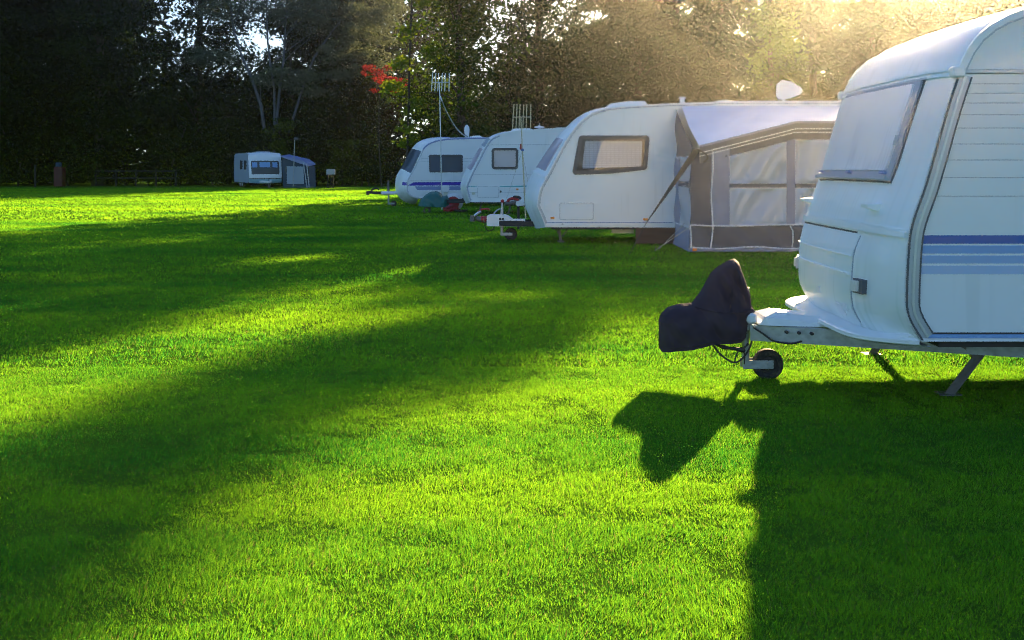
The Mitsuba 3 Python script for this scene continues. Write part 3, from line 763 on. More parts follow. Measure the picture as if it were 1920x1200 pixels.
# black fabric cover over the hitch
cpx = [(1237, 656), (1235, 602), (1240, 588), (1252, 577), (1270, 571), (1298, 568), (1312, 550), (1334, 512), (1346, 501), (1368, 488), (1376, 486), (1384, 492), (1394, 518), (1405, 553), (1407, 572), (1414, 582), (1411, 590), (1403, 598), (1398, 625), (1378, 635), (1325, 638), (1290, 647)]
cp = np.array([P(x, y, HY)[[0, 2]] for x, y in cpx])
CP = sg.Polygon(cp).buffer(-0.008).buffer(0.012)
def cloth_cover(poly, y0, thick, reach, seed, bottom_free=True, step=0.012):
    minx, minz, maxx, maxz = poly.bounds
    rim = poly.exterior
    tri = trimesh.creation.triangulate_polygon(poly.segmentize(step), engine="triangle", triangle_args=f"pqa{step * step * 0.6}") if False else None
    xs, zs_ = np.meshgrid(np.arange(minx, maxx, step), np.arange(minz, maxz, step), indexing="ij")
    pts = np.c_[xs.ravel(), zs_.ravel()]
    pts = pts[shapely.contains_xy(poly.buffer(-step * 0.6), pts[:, 0], pts[:, 1])]
    b = np.array(poly.segmentize(step).exterior.coords)[:-1]
    allp = np.vstack([b, pts])
    from scipy.spatial import Delaunay
    tr = Delaunay(allp).simplices
    cen = allp[tr].mean(1)
    tr = tr[shapely.contains_xy(poly, cen[:, 0], cen[:, 1])]
    a_ = allp[tr]
    e1_, e2_ = a_[:, 1] - a_[:, 0], a_[:, 2] - a_[:, 0]
    cw = e1_[:, 0] * e2_[:, 1] - e1_[:, 1] * e2_[:, 0] < 0
    tr[cw] = tr[cw][:, ::-1]
    # distance to the upper and side edges only, so that the hem hangs open
    co = np.array(poly.exterior.coords)
    mid = (co[1:] + co[:-1]) / 2
    keep = [i for i in range(len(co) - 1) if not (bottom_free(mid[i]))]
    edge = shapely.MultiLineString([co[i:i + 2] for i in keep])
    dd = shapely.distance(shapely.points(allp), edge)
    h = thick * np.sqrt(np.clip(1 - (1 - np.clip(dd / reach, 0, 1)) ** 2, 0, 1))
    nb = len(b)
    out, fs = [], []
    for k, s in enumerate((-1, 1)):
        q = np.c_[allp[:, 0], y0 + s * h, allp[:, 1]]
        wr = (meshkit.fbm(np.c_[allp[:, 0] * 9 + allp[:, 1] * 5, allp[:, 1] * 3.2, 0 * dd + 3 * k + seed], 3) - 0.5) * 0.10 * np.clip(dd / 0.07, 0, 1)
        wr += 0.018 * np.sin(allp[:, 0] * 55 + allp[:, 1] * 38 + 5 * meshkit.noise(np.c_[allp * 6, dd * 0])) * np.clip(dd / 0.06, 0, 1) * np.clip((allp[:, 1] - minz) / (maxz - minz) * 1.6 - 0.5, 0, 1)
        q[:, 1] += s * wr
        q[:, 0] += (meshkit.noise(np.c_[allp * 14, dd * 0 + 9 + k]) - 0.5) * 0.008
        out.append(q)
        fs.append((tr if s < 0 else tr[:, ::-1]) + k * len(allp))
    free = [i for i in range(nb) if True]
    st_ = []
    for i in range(nb):
        j = (i + 1) % nb
        if not bottom_free((b[i] + b[j]) / 2):
            st_ += [(i, i + len(allp), j), (j, i + len(allp), j + len(allp))]
    return trimesh.Trimesh(np.vstack(out), np.vstack(fs + [np.array(st_)]), process=False)


hz = lambda m: m[1] < np.interp(m[0], [1.0, 1.25, 1.5, 1.6], [0.225, 0.275, 0.29, 0.30])
k = thing("hitch_cover", "black fabric cover draped over the hitch of the nearest caravan", "cover")
labels[k]["category"] = "hitch cover"
cloth = cloth_cover(CP, HY, 0.17, 0.20, 1, hz)
put(k, "fabric", cloth, "black_cloth", True)
cvn = np.array(cloth.vertices)[:len(cloth.vertices) // 2]       # the half that faces the viewer
def on_cloth(pxs, off=0.004, n=26):
    q = curve([P(x, y, HY) for x, y in pxs], n)
    j = [int(np.argmin((cvn[:, 0] - p[0]) ** 2 + (cvn[:, 2] - p[2]) ** 2)) for p in q]
    y = np.convolve(np.r_[cvn[j[0], 1], cvn[j, 1], cvn[j[-1], 1]], [0.25, 0.5, 0.25], "valid")
    return np.c_[q[:, 0], y - off, q[:, 2]]
for pts in ([(1300, 572), (1330, 578), (1365, 580), (1404, 577)], [(1374, 492), (1366, 525), (1362, 560), (1362, 578)], [(1238, 648), (1290, 640), (1330, 632), (1392, 628)]):
    put(k, "seam", tube(on_cloth(pts), 0.0045, 6), "black_cloth", 40)

# ---- the white caravan with the awning
D3 = 19.45
S3 = F / D3
w3 = lambda x, y: ((x - 960) / S3, CAMZ - (y - HOR) / S3)
P3 = curve([w3(1023, 426), w3(1014, 402), w3(1007, 385), w3(1010, 363), w3(1030, 321), w3(1067, 254), w3(1091, 225), w3(1110, 211), w3(1137, 203), w3(1190, 198), w3(1275, 194), w3(1420, 190), w3(1600, 190), (7.4, 2.70), (7.75, 2.55), (7.95, 2.0), (7.95, 1.0), (7.85, 0.29)], 150)
c3 = thing("touring_caravan", "white caravan with a smooth side, a sloping nose and an awning along it", "caravan", "white touring caravans on the grass")
B = Caravan(c3, D3, 2.15, P3, [(0, 0.20), (0.08, 0.24), (0.16, 0.14), (0.22, 0.07), (0.30, 0.03), (0.85, 0.03), (1, 0.08)])
SB3 = B.s_of_z(w3(0, 222)[1])
B.shell(SB3, 0.82)
win = rounded([w3(1072, 328), w3(1086, 254), w3(1218, 254), w3(1213, 318), w3(1150, 325)], 0.07)
B.sides([win.buffer(-0.03)])
B.side_window(win, 0.075, back_poly=rounded([w3(1092, 316), w3(1098, 264), w3(1205, 264), w3(1203, 312)], 0.02))
for x in (1107, 1147, 1186):
    a, b = w3(x, 317)
    B.put("window_catch", box(a - 0.05, a + 0.05, D3 - 0.03, D3 - 0.012, b - 0.02, b + 0.015, 0.006), "window_rim")
B.trim(0.0, SB3 + 0.04, 0.028, 0.012, "grey_trim", inset=0.015)
B.trim(0.0, SB3 + 0.04, 0.012, 0.014, "frame_lilac", "edge_seal", 0.045)
B.trim(SB3 + 0.03, 0.9, 0.03, 0.02, "white_gelcoat", "roof_rail", -0.008)
B.trim(SB3 + 0.03, 0.9, 0.010, 0.014, "stripe_slate", "roof_seal", 0.03)
B.put("front_window", B.pad(B.s_of_z(1.33), B.s_of_z(1.93), 0.06, 0.94, 0.014, 14, 20, r=0.01), "tinted_lilac", 30)
B.put("front_lip", B.pad(B.s_of_z(1.22), B.s_of_z(1.26), 0.0, 1.0, 0.03, 4, 24), "white_front", 30)
B.hatch(rounded([w3(1049, 412), w3(1049, 380), w3(1113, 380), w3(1113, 412)], 0.03))
B.put("vent_cover", plate(rounded([w3(1021, 395), w3(1021, 379), w3(1031, 379), w3(1031, 395)], 0.02), D3 - 0.03, D3), "white_gelcoat", 30)
B.lamp(*w3(1036, 408.5), 0.075, 0.035)
B.lamp(*w3(1210, 411), 0.085, 0.038)
a, b = w3(1054, 421)
B.put("socket", tube([(a, D3 - 0.02, b), (a, D3 + 0.01, b)], 0.022, 12), "dark_rubber")
B.put("sill_rail", plate(sg.box(w3(1024, 0)[0], w3(0, 424.5)[1], w3(1192, 0)[0], w3(0, 418.5)[1]), D3 - 0.02, D3 + 0.005), "white_gelcoat")
B.put("sill_seal", plate(sg.box(w3(1022, 0)[0], w3(0, 418)[1], w3(1262, 0)[0], w3(0, 416.5)[1]), D3 - 0.012, D3 + 0.005), "stripe_slate")
# roof fittings
def roof_box(c, x0, x1, z0, z1, y0, y1, name, bsdf="white_gelcoat", ch=0.03):
    c.put(name, box(x0, x1, y0, y1, z0, z1, ch), bsdf, 25)
z_ = lambda y: w3(0, y)[1]
B.put("roof_light", trimesh.convex.convex_hull(np.array([(w3(x, 0)[0], y, z_(zz)) for x, zz in ((1144, 199), (1148, 192), (1180, 187.5), (1213, 187), (1217, 191), (1217, 197)) for y in (D3 + 0.35, D3 + 1.1)])), "white_gelcoat", 20)
a, b = w3(1284, 190)
B.put("roof_vent_pipe", [tube([(a, D3 + 0.3, b - 0.06), (a, D3 + 0.3, b + 0.07)], 0.045, 12), tube([(a, D3 + 0.3, b + 0.07), (a, D3 + 0.3, b + 0.10)], 0.065, 12)], "white_plastic", 30)
dome = trimesh.creation.icosphere(subdivisions=3, radius=1.0)
dome.apply_scale((0.23, 0.3, 0.065))
dome.apply_translation((w3(1371, 0)[0], D3 + 0.6, z_(190)))
B.put("roof_vent_dome", dome, "pearl_cream", True)
B.put("roof_hatch", trimesh.convex.convex_hull(np.array([(w3(x, 0)[0], y, z_(zz)) for x, zz in ((1420, 191), (1422, 189), (1515, 188.5), (1535, 186.5), (1560, 186.5), (1590, 189.5), (1590, 192)) for y in (D3 + 0.4, D3 + 1.2)])), "white_gelcoat", 20)
DD = D3 + 0.85
wd = lambda x, y: ((x - 960) * DD / F, CAMZ - (y - HOR) * DD / F)
dish = rounded([wd(1455, 180), wd(1456, 158), wd(1466, 149.5), (wd(1485, 154)), wd(1501, 164), wd(1505, 170), wd(1500, 177), wd(1483, 184), wd(1468, 187), wd(1459, 186)], 0.04)
dm = plate(dish.segmentize(0.05), 0, 0.02)
cx, cz = dish.centroid.x, dish.centroid.y
dv = np.array(dm.vertices)
dv[:, 1] += D3 + 0.75 - 0.35 * ((dv[:, 0] - cx) ** 2 + (dv[:, 2] - cz) ** 2) + 0.1
sd = B.put("satellite_dish", trimesh.Trimesh(dv, dm.faces, process=False), "white_plastic", 30, label="rounded white satellite dish on the roof")
B.put("mast", [tube([(wd(1469, 0)[0], D3 + 0.86, z_(196)), (wd(1469, 0)[0], D3 + 0.86, wd(0, 180)[1])], 0.025, 10), tube([(cx, D3 + 0.88, cz - 0.1), (wd(1469, 0)[0], D3 + 0.86, wd(0, 184)[1])], 0.02, 8)], "white_plastic", parent=sd)
B.wheels([4.0, 4.75])
# nose: drawbar, moulded white cover, hitch head, handbrake, jockey wheel
Y3 = D3 + 1.05
R3 = F / Y3
n3 = lambda x, y: np.array([(x - 960) / R3, Y3, CAMZ - (y - HOR) / R3])
cv = sg.Polygon([n3(x, y)[[0, 2]] for x, y in ((913, 423), (913, 405), (919, 402), (949, 402.5), (956, 406), (962, 411), (985, 411), (985, 424))])
B.put("drawbar_cover", plate(cv.buffer(-0.02).buffer(0.02), Y3 - 0.16, Y3 + 0.16), "white_gelcoat", 30, label="moulded white drawbar cover")
B.put("cover_socket", [tube([(n3(938, 0)[0], Y3 - 0.165, n3(0, 410)[2]), (n3(938, 0)[0], Y3 - 0.155, n3(0, 410)[2])], 0.025, 10), tube([(n3(943, 0)[0], Y3 - 0.165, n3(0, 410)[2]), (n3(943, 0)[0], Y3 - 0.155, n3(0, 410)[2])], 0.025, 10)], "dark_rubber")
for s in (-1, 1):
    B.put("drawbar_beam", obox(n3(915, 416) + [0, 0.06 * s, -0.02], (1.6, Y3 + 0.75 * s, n3(0, 418)[2]), 0.05, 0.10), "chassis_dark")
hh = B.put("hitch_head", [tube(curve([n3(913, 413), n3(900, 411), n3(892, 409)], 8), [0.05, 0.055, 0.06, 0.06, 0.055, 0.05, 0.05, 0.045], 12), tube([n3(886, 404), n3(886, 415)], [0.05, 0.055], 12)], "dull_steel", 30)
B.put("hitch_bellows", tube([n3(901, 411), n3(904, 411), n3(907, 411), n3(910, 411), n3(913, 411)], [0.05, 0.07, 0.055, 0.07, 0.055], 12), "red_plastic", 30)
B.put("hitch_lever", tube(curve([n3(887, 408), n3(893, 402), n3(902, 396)], 10), 0.026, 8), "alu_tube", 30)
B.put("lever_grip", tube(curve([n3(897, 398), n3(905, 392), n3(915, 391.5), n3(918, 394)], 10), 0.018, 8), "red_plastic", 30)
B.put("handbrake", [tube([n3(941, 403), n3(941.5, 380)], [0.035, 0.016], 10), tube(curve([n3(926, 401), n3(934, 393), n3(941, 391)], 8), 0.014, 8)], "galvanised", 30)
B.put("handbrake_knob", trimesh.creation.icosphere(subdivisions=2, radius=0.035).apply_translation(n3(942, 377)), "red_plastic", True)
B.put("breakaway_cable", tube(curve([n3(909, 414), n3(910, 426), n3(917, 433), n3(925, 430), n3(927, 420)], 20), 0.011, 6), "cable_black", 40)
jockey(B, n3(941, 0)[0], Y3, 0.5, 0.125, n3(958, 0)[0], 0.03)
B.steady((w3(1053, 0)[0], D3 + 0.35, 0.02), (w3(1050, 0)[0], D3 + 0.35, 0.26), 0.09)
B.put("steady_strut", [obox((w3(1044, 0)[0], D3 + 0.3, 0.26), (w3(1052, 0)[0], D3 + 0.3, 0.12), 0.03, 0.02), obox((w3(1066, 0)[0], D3 + 0.3, 0.26), (w3(1056, 0)[0], D3 + 0.3, 0.12), 0.03, 0.02)], "dull_steel")
B.put("vent_strip", box(w3(1150, 0)[0], w3(1192, 0)[0], D3 + 0.3, D3 + 0.33, 0.18, 0.26), "pearl_cream")

k = thing("draught_board", "plain brown board closing the gap beneath the caravan beside the awning", "board")
put(None, k, box(w3(1192, 0)[0], w3(1268, 0)[0], D3 + 0.02, D3 + 0.05, 0.0, 0.305, 0.004), "brown_board")

# ---- the awning
AD = 17.6
SA = F / AD
wa = lambda x, y: ((x - 960) / SA, CAMZ - (y - HOR) / SA)
aw = thing("awning", "grey and white fabric awning with clear windows, fixed to the side of a white caravan", "awning")
XL, XR = 3.05, 7.6
ZR = w3(0, 199)[1]
def eave(x):
    return np.interp(x, [3.19, 4.79, 5.95, 7.5], [1.80, 2.205, 2.205, 1.80])
nx_, nt_ = 90, 26
xx, tt = np.meshgrid(np.linspace(0, 1, nx_), np.linspace(0, 1, nt_), indexing="ij")
X0 = XL + 0.12 + (XR - XL - 0.24) * xx
X1 = 3.17 + (7.52 - 3.17) * xx
sag = 0.07 * np.sin(np.pi * tt) * (0.4 + 0.6 * np.clip(np.abs(xx - 0.5) * 2, 0, 1))
Xr = X0 * (1 - tt) + X1 * tt
fold = np.exp(-((xx - 0.26) / 0.11) ** 2) * np.sin((xx * 60 + tt * 15)) * 0.030 * np.sin(np.pi * np.clip(tt * 1.15 - 0.05, 0, 1)) + np.exp(-((xx - 0.74) / 0.11) ** 2) * np.sin((xx * 60 - tt * 15)) * 0.02 * np.sin(np.pi * tt)
Zr = ZR * (1 - tt) + eave(X1) * tt - sag + fold + (meshkit.fbm(np.c_[Xr.ravel() * 3, tt.ravel() * 4, 0 * xx.ravel()], 3).reshape(xx.shape) - 0.5) * 0.03 * np.sin(np.pi * tt)
Yr = (D3 - 0.03) * (1 - tt) + AD * tt
put(aw, "roof_sheet", trimesh.Trimesh(np.c_[Xr.ravel(), Yr.ravel(), Zr.ravel()], grid(nx_, nt_)[:, ::-1], process=False), "awning_white", True)

def hang(x0, x1, zb, zt_, y, bsdf, name, amp=0.015, freq=9.0, nx=30, nz=14, diag=0.0, label=None, seed=0, thick=True):
    """a hanging cloth panel of the front wall between x0 and x1; zb and zt_ may be functions of x; folds run along the diagonal"""
    fb = zb if callable(zb) else (lambda x: zb + 0 * x)
    ft = zt_ if callable(zt_) else (lambda x: zt_ + 0 * x)
    a, b = np.meshgrid(np.linspace(x0, x1, nx), np.linspace(0, 1, nz), indexing="ij")
    z = fb(a) * (1 - b) + ft(a) * b
    fade = np.clip(np.minimum((a - x0), (x1 - a)) / 0.08, 0, 1) * np.clip(np.minimum(b, 1 - b) / 0.1, 0, 1)
    ph = a * freq * 2 + diag * z * freq + 2.5 * meshkit.noise(np.c_[a.ravel() * 1.5, z.ravel() * 1.5, 0 * a.ravel() + seed]).reshape(a.shape)
    yy = y + fade * amp * (np.sin(ph) + 0.5 * np.sin(ph * 2.3 + 1))
    return put(aw, name, trimesh.Trimesh(np.c_[a.ravel(), yy.ravel(), z.ravel()], grid(nx, nz)[:, ::-1], process=False), bsdf, True, label=label)


zl = wa(0, 422.5)[1]
vx = np.linspace(3.17, 7.52, 60)
def valance(z0, z1, y, m, name):
    pts = np.vstack([np.c_[vx, eave(vx) + z1], np.c_[vx[::-1], eave(vx[::-1]) + z0]])
    return put(aw, name, plate(sg.Polygon(pts), y, y + 0.012), m)
valance(-0.115, -0.02, AD - 0.045, "awning_brown", "valance")
valance(-0.025, 0.012, AD - 0.050, "awning_grey", "valance_edge")
valance(-0.128, -0.112, AD - 0.055, "piping_white", "valance_piping")
valance(-0.30, -0.10, AD + 0.004, "awning_brown", "head_band")
valance(-0.185, -0.17, AD - 0.006, "piping_white", "head_piping")
def wx(x): return wa(x, 0)[0]
top = lambda x: eave(x) - 0.15
hang(3.03, wx(1334), zl, lambda x: np.maximum(eave(np.maximum(x, 3.19)) - 0.06, 1.5), AD, "awning_brown", "corner_panel", 0.02, 3.0, 14, 24)
hang(wx(1334), wx(1368), zl, top, AD, "awning_grey", "front_panel", 0.014, 5.0, 14, 20, 0.8)
zbar = wa(0, 348)[1]
hw = lambda x: eave(x) - 0.29
def window(x0, x1, seed):
    hang(x0, x1, zbar + 0.035, hw, AD + 0.01, "clear_film", "window", 0.055, 4.2, 60, 30, -1.3, seed=seed)
    hang(x0, x1, zl, zbar - 0.035, AD + 0.01, "clear_film", "window", 0.055, 4.2, 60, 30, -1.2, seed=seed + 5)
    put(aw, "window_bar", box(x0, x1, AD - 0.012, AD - 0.002, zbar - 0.035, zbar + 0.03), "awning_brown")
    put(aw, "bar_piping", box(x0, x1, AD - 0.014, AD - 0.003, zbar - 0.048, zbar - 0.036), "piping_white")
window(wx(1368), wx(1475), 1)
hang(wx(1475), wx(1491), zl, hw, AD, "awning_grey", "mullion", 0.004, 4, 8, 12)
window(wx(1491), 5.95, 2)
hang(5.95, 6.10, zl, hw, AD, "awning_grey", "mullion", 0.004, 4, 8, 12)
hang(6.10, 7.55, zl, hw, AD, "awning_grey", "front_panel", 0.015, 5, 24, 16, 0.6)
zh = 0.075
hang(3.0, 7.55, zh, zl, AD - 0.004, "awning_brown", "skirt_panel", 0.022, 4.5, 70, 14, 1.6)
hang(2.98, 7.56, 0.01, zh, AD - 0.03, "awning_grey", "mud_flap", 0.03, 8, 70, 5)
put(aw, "skirt_piping", [tube([(x, AD - 0.016, zl + 0.012 * math.sin(x * 3)) for x in np.linspace(3.0, 7.55, 30)], 0.012, 6), tube([(x, AD - 0.03, zh + 0.015 * math.sin(x * 5)) for x in np.linspace(3.05, 7.5, 30)], 0.012, 6)], "piping_white", 30)
for pth, r_ in (([(wx(1335) + 0.015 * math.sin(z * 5) - (0.09 * max(0, zl - z)), AD - 0.02, z) for z in np.linspace(0.06, 1.70, 24)], 0.012), ([(3.02 + 0.01 * math.sin(z * 9), AD - 0.02, z) for z in np.linspace(0.07, zl, 8)], 0.012),
                (curve([(wx(1481), AD - 0.02, zl - 0.01), (wx(1486), AD - 0.025, zl - 0.12), (wx(1484), AD - 0.03, zh)], 10), 0.010)):
    put(aw, "seam_piping", tube(pth, r_, 6), "piping_white", 30)
# left end wall
def endwall(t0, t1, zb, zt_, m, name, xo=0.0, amp=0.02, seed=0):
    t, b = np.meshgrid(np.linspace(t0, t1, 18), np.linspace(0, 1, 22), indexing="ij")
    zt2 = zt_(t) if callable(zt_) else zt_ + 0 * t
    z = zb + (zt2 - zb) * b
    x = XL - 0.01 + xo + amp * np.sin(z * 8 + t * 9 + seed) * np.clip(np.minimum(b, 1 - b) * 8, 0, 1) - 0.10 * np.clip((0.35 - z), 0, 1)
    y = (D3 - 0.03) * (1 - t) + AD * t
    return put(aw, name, trimesh.Trimesh(np.c_[x.ravel(), y.ravel(), z.ravel()], grid(18, 22), process=False), m, True)
ztop = lambda t: (ZR - 0.03) * (1 - t) + 1.79 * t - 0.05 * np.sin(np.pi * t)
zw = 1.78
endwall(0, 1, zw - 0.18, ztop, "awning_brown", "gable_panel", 0.02)
endwall(0.0, 0.30, zl - 0.05, zw - 0.17, "awning_grey", "side_panel")
endwall(0.30, 0.92, 1.17, zw - 0.17, "clear_film", "side_window")
endwall(0.30, 0.92, zl - 0.05, 1.11, "clear_film", "side_window")
endwall(0.30, 0.92, 1.09, 1.19, "awning_brown", "side_bar", -0.01, 0.02)
endwall(0.92, 1.0, zl - 0.05, zw - 0.17, "awning_brown", "side_panel")
endwall(0.0, 1.0, 0.0, zl - 0.05, "awning_grey", "side_skirt")
put(aw, "gable_piping", [tube([(XL - 0.02 + 0.02 * math.sin(i), (D3 - 0.03) * (1 - t) + AD * t, zw - 0.175 + 0.02 * math.sin(i * 1.7)) for i, t in enumerate(np.linspace(0, 1, 12))], 0.012, 6), tube([(XL - 0.02, (D3 - 0.03) * (1 - t) + AD * t, zl - 0.05) for t in np.linspace(0, 1, 6)], 0.010, 6)], "piping_white", 30)
for a_, b_ in (((3.16, AD + 0.05, 0), (3.16, AD + 0.05, 1.78)), ((4.79, AD + 0.05, 0), (4.79, AD + 0.05, 2.18)), ((5.95, AD + 0.05, 0), (5.95, AD + 0.05, 2.18)), ((7.5, AD + 0.05, 0), (7.5, AD + 0.05, 1.78))):
    put(aw, "pole", tube([a_, b_], 0.014, 10), "alu_tube", 30)
put(aw, "eave_pole", [tube([(x, AD + 0.05, eave(x) - 0.03) for x in np.linspace(3.18, 7.5, 24)], 0.013, 8)], "alu_tube", 30)
# ties, storm strap and guy lines
cor = np.array([3.13, AD - 0.05, 1.74])
put(aw, "corner_tie", [tube(curve([cor, cor + [0.10, -0.02, -0.06], cor + [0.17, -0.02, -0.13], cor + [0.10, -0.02, -0.22]], 10), 0.014, 6), tube(curve([cor, cor + [-0.09, -0.02, -0.06], cor + [-0.10, -0.02, -0.2]], 8), 0.012, 6)], "strap_olive", 30)
g0 = P(1205, 440, 16.9); g0[2] = 0.03
gt = cor + [-0.02, 0, -0.02]
nrm = np.array([0.3, 0.0, 0.2])
sp, ww = np.linspace(0, 1, 14), np.linspace(0.055, 0.006, 14)
ga = np.array([gt * (1 - t) + P(1212, 418, 17.2) * t for t in sp])
dirn = np.cross(ga[-1] - ga[0], [0, 1, 0]); dirn /= np.linalg.norm(dirn)
sv = np.vstack([ga - dirn * ww[:, None], ga + dirn * ww[:, None], ga - dirn * ww[:, None] + [0, 0.008, 0], ga + dirn * ww[:, None] + [0, 0.008, 0]])
i = np.arange(13)[:, None]
sf = np.vstack([i + [0, 1, 15], i + [0, 15, 14], i + [28, 43, 29], i + [28, 42, 43], i + [0, 28, 29], i + [0, 29, 1], i + [14, 15, 43], i + [14, 43, 42]])
k = thing("storm_strap", "dark tapering storm strap stretched from the awning corner down past the caravan", "strap")
put(None, k, [trimesh.Trimesh(sv, sf, process=False), tube([ga[-1], P(1180, 458, 16.9) * [1, 1, 0] + [0, 0, 0.02]], 0.006, 6)], "strap_olive")
gg = [((3.04, AD - 0.02, zl), P(1228, 452, 17.9)), ((3.02, 18.2, zl), P(1236, 449, 18.3))]
for i_, (p0, p1) in enumerate(gg):
    k = thing("guy_rope", ["pale guy rope pegged into the grass at the front corner of the awning", "pale guy rope pegged beside the brown board under the caravan"][i_], "rope")
    p1 = np.array(p1); p1[2] = 0.0
    put(k, "rope", tube([p0, p1], 0.0065, 6), "rope_pale")
    put(k, "peg", tube([p1 + [0.01, 0, 0.07], p1 + [0, 0, -0.1]], 0.008, 6), "dull_steel")
k = thing("peg_tag", "small orange peg tag on the ground under the awning corner", "peg tag")
put(None, k, box(*(P(1302, 0, AD - 0.15)[0] + np.array([-0.035, 0.035])), AD - 0.2, AD - 0.15, 0.03, 0.075, 0.01), "amber_plastic")
k = thing("cushion", "pale rounded cushion seen through the awning window", "cushion")
ic = trimesh.creation.icosphere(subdivisions=3)
ic.vertices *= 1 + 0.08 * (meshkit.noise(ic.vertices * 2.5) - 0.5)[:, None]
ic.apply_scale((0.24, 0.14, 0.15)); ic.apply_translation((wx(1435), AD + 0.45, 0.62))
put(None, k, ic, "blind_pale", True)
k = thing("camp_table", "folding table inside the awning below the window", "table")
put(k, "table_top", box(4.0, 4.9, AD + 0.25, AD + 0.85, 0.44, 0.475, 0.006), "far_grey")
for a_ in (4.05, 4.85):
    for b_ in (AD + 0.3, AD + 0.8):
        put(k, "leg", tube([(a_, b_, 0), (a_, b_, 0.44)], 0.014, 8), "alu_tube")

# ---- the caravan behind it, with the square window
D4 = 31.0
S4 = F / D4
w4 = lambda x, y: ((x - 960) / S4, CAMZ - (y - HOR) / S4)
P4 = curve([w4(882, 379), w4(876, 362), w4(874, 352), w4(879, 337), w4(894, 307), w4(912, 272), w4(920, 261), w4(931, 254.5), w4(950, 248.5), w4(1005, 242.5), w4(1065, 240), w4(1150, 240), (5.0, 2.62), (5.4, 2.5), (5.6, 2.0), (5.6, 0.6), (5.5, 0.39)], 140)
c4 = thing("touring_caravan", "white caravan with one square grey window and a thin teal line on its side", "caravan", "white touring caravans on the grass")
C = Caravan(c4, D4, 2.15, P4, [(0, 0.20), (0.08, 0.24), (0.16, 0.16), (0.24, 0.07), (0.30, 0.03), (0.85, 0.03), (1, 0.08)])
SB4 = C.s_of_z(w4(0, 262)[1])
C.shell(SB4, 0.83)
win = rounded([w4(922, 317.5), w4(922, 277.5), w4(971.5, 277.5), w4(971.5, 317.5)], 0.09)
C.sides([win.buffer(-0.03)])
C.side_window(win, 0.05, back="tinted_lilac", back_poly=win.buffer(-0.07))
C.trim(0.0, SB4 + 0.03, 0.03, 0.014, "frame_grey", inset=0.01)
C.trim(0.0, SB4 + 0.03, 0.014, 0.018, "stripe_slate", "edge_seal", 0.04)
C.trim(SB4 + 0.02, 0.9, 0.03, 0.02, "white_gelcoat", "roof_rail", -0.008)
C.put("front_window", C.pad(C.s_of_z(1.30), C.s_of_z(1.95), 0.05, 0.95, 0.014, 14, 20, r=0.01), "tinted_lilac", 30)
C.put("front_hood", C.pad(C.s_of_z(2.02), C.s_of_z(2.25), 0.02, 0.98, 0.016, 8, 20), "far_grey", 30)
C.hatch(rounded([w4(895, 370.5), w4(895, 349.5), w4(935.5, 349.5), w4(935.5, 370.5)], 0.04))
C.put("pinstripe", plate(sg.Polygon([w4(877, 350.6), w4(894, 350.4), w4(894, 349), w4(877, 349.2)]).union(sg.Polygon([w4(937, 350.6), w4(1040, 350.6), w4(1040, 345), w4(985, 348), w4(937, 349)])), D4 - 0.004, D4 + 0.002), "stripe_teal")
for yv in (271.5, 327.5, 361):
    C.put("side_rail", plate(C.poly().buffer(-0.07).intersection(sg.box(-9, w4(0, yv + 0.45)[1], 9, w4(0, yv - 0.45)[1])), D4 - 0.006, D4 + 0.002), "frame_grey")
C.lamp(*w4(970, 355), 0.075, 0.04)
C.lamp(*w4(939, 359), 0.035, 0.08, "strap_olive", "door_catch")
C.put("vent_cover", plate(rounded([w4(885, 365), w4(885, 360), w4(891, 360), w4(891, 365)], 0.02), D4 - 0.02, D4), "pearl_cream")
C.put("sill_rail", plate(sg.box(w4(884, 0)[0], w4(0, 379)[1], w4(1100, 0)[0], w4(0, 375.5)[1]), D4 - 0.02, D4 + 0.01), "white_gelcoat")
for xa, xb, t_ in ((956, 998, 240), (1035, 1066, 238.5)):
    C.put("roof_light", trimesh.convex.convex_hull(np.array([(w4(x, 0)[0], y, w4(0, zz)[1]) for x, zz in ((xa, 248), (xa + 4, t_ + 2), (xa + 9, t_), (xb - 3, t_ - .3), (xb, t_ + 2), (xb, 246)) for y in (D4 + 0.3, D4 + 1.0)])), "white_gelcoat", 20)
a, b = w4(1012, 236)
mushroom = trimesh.creation.revolve(np.array([(0.0, 0.05), (0.02, 0.05), (0.03, 0.02), (0.14, 0.0), (0.155, -0.02), (0.13, -0.045), (0.03, -0.06), (0.025, -0.16), (0.0, -0.16)])[::-1], sections=24)
mushroom.apply_translation((a, D4 + 0.5, b))
ra = C.put("roof_aerial", [mushroom, tube([(a, D4 + 0.5, b + 0.04), (a, D4 + 0.5, b + 0.11)], 0.008, 6)], "white_plastic", 40, label="white disc aerial on the roof")
C.wheels([2.2, 2.9])
for x in (884, 940):
    C.steady((w4(x, 0)[0] + 0.2, D4 + 0.3, 0.02), (w4(x, 0)[0] + 0.3, D4 + 0.3, 0.36))
Y4 = D4 + 1.05
R4 = F / Y4
n4 = lambda x, y: np.array([(x - 960) / R4, Y4, CAMZ - (y - HOR) / R4])
C.put("drawbar_beam", [obox(n4(800, 378), n4(900, 376) + [0, 0.6 * s, 0], 0.05, 0.1) for s in (-1, 1)], "chassis_dark")
C.put("jockey_wheel", [tube([n4(806, 390) * [1, 1, 0] + [0, 0, 0.05], n4(806, 372)], 0.025, 10)] + [wheel_y(n4(800, 0)[0], Y4, 0.10, 0.10, 0.07)[0]], "dull_steel", 30)

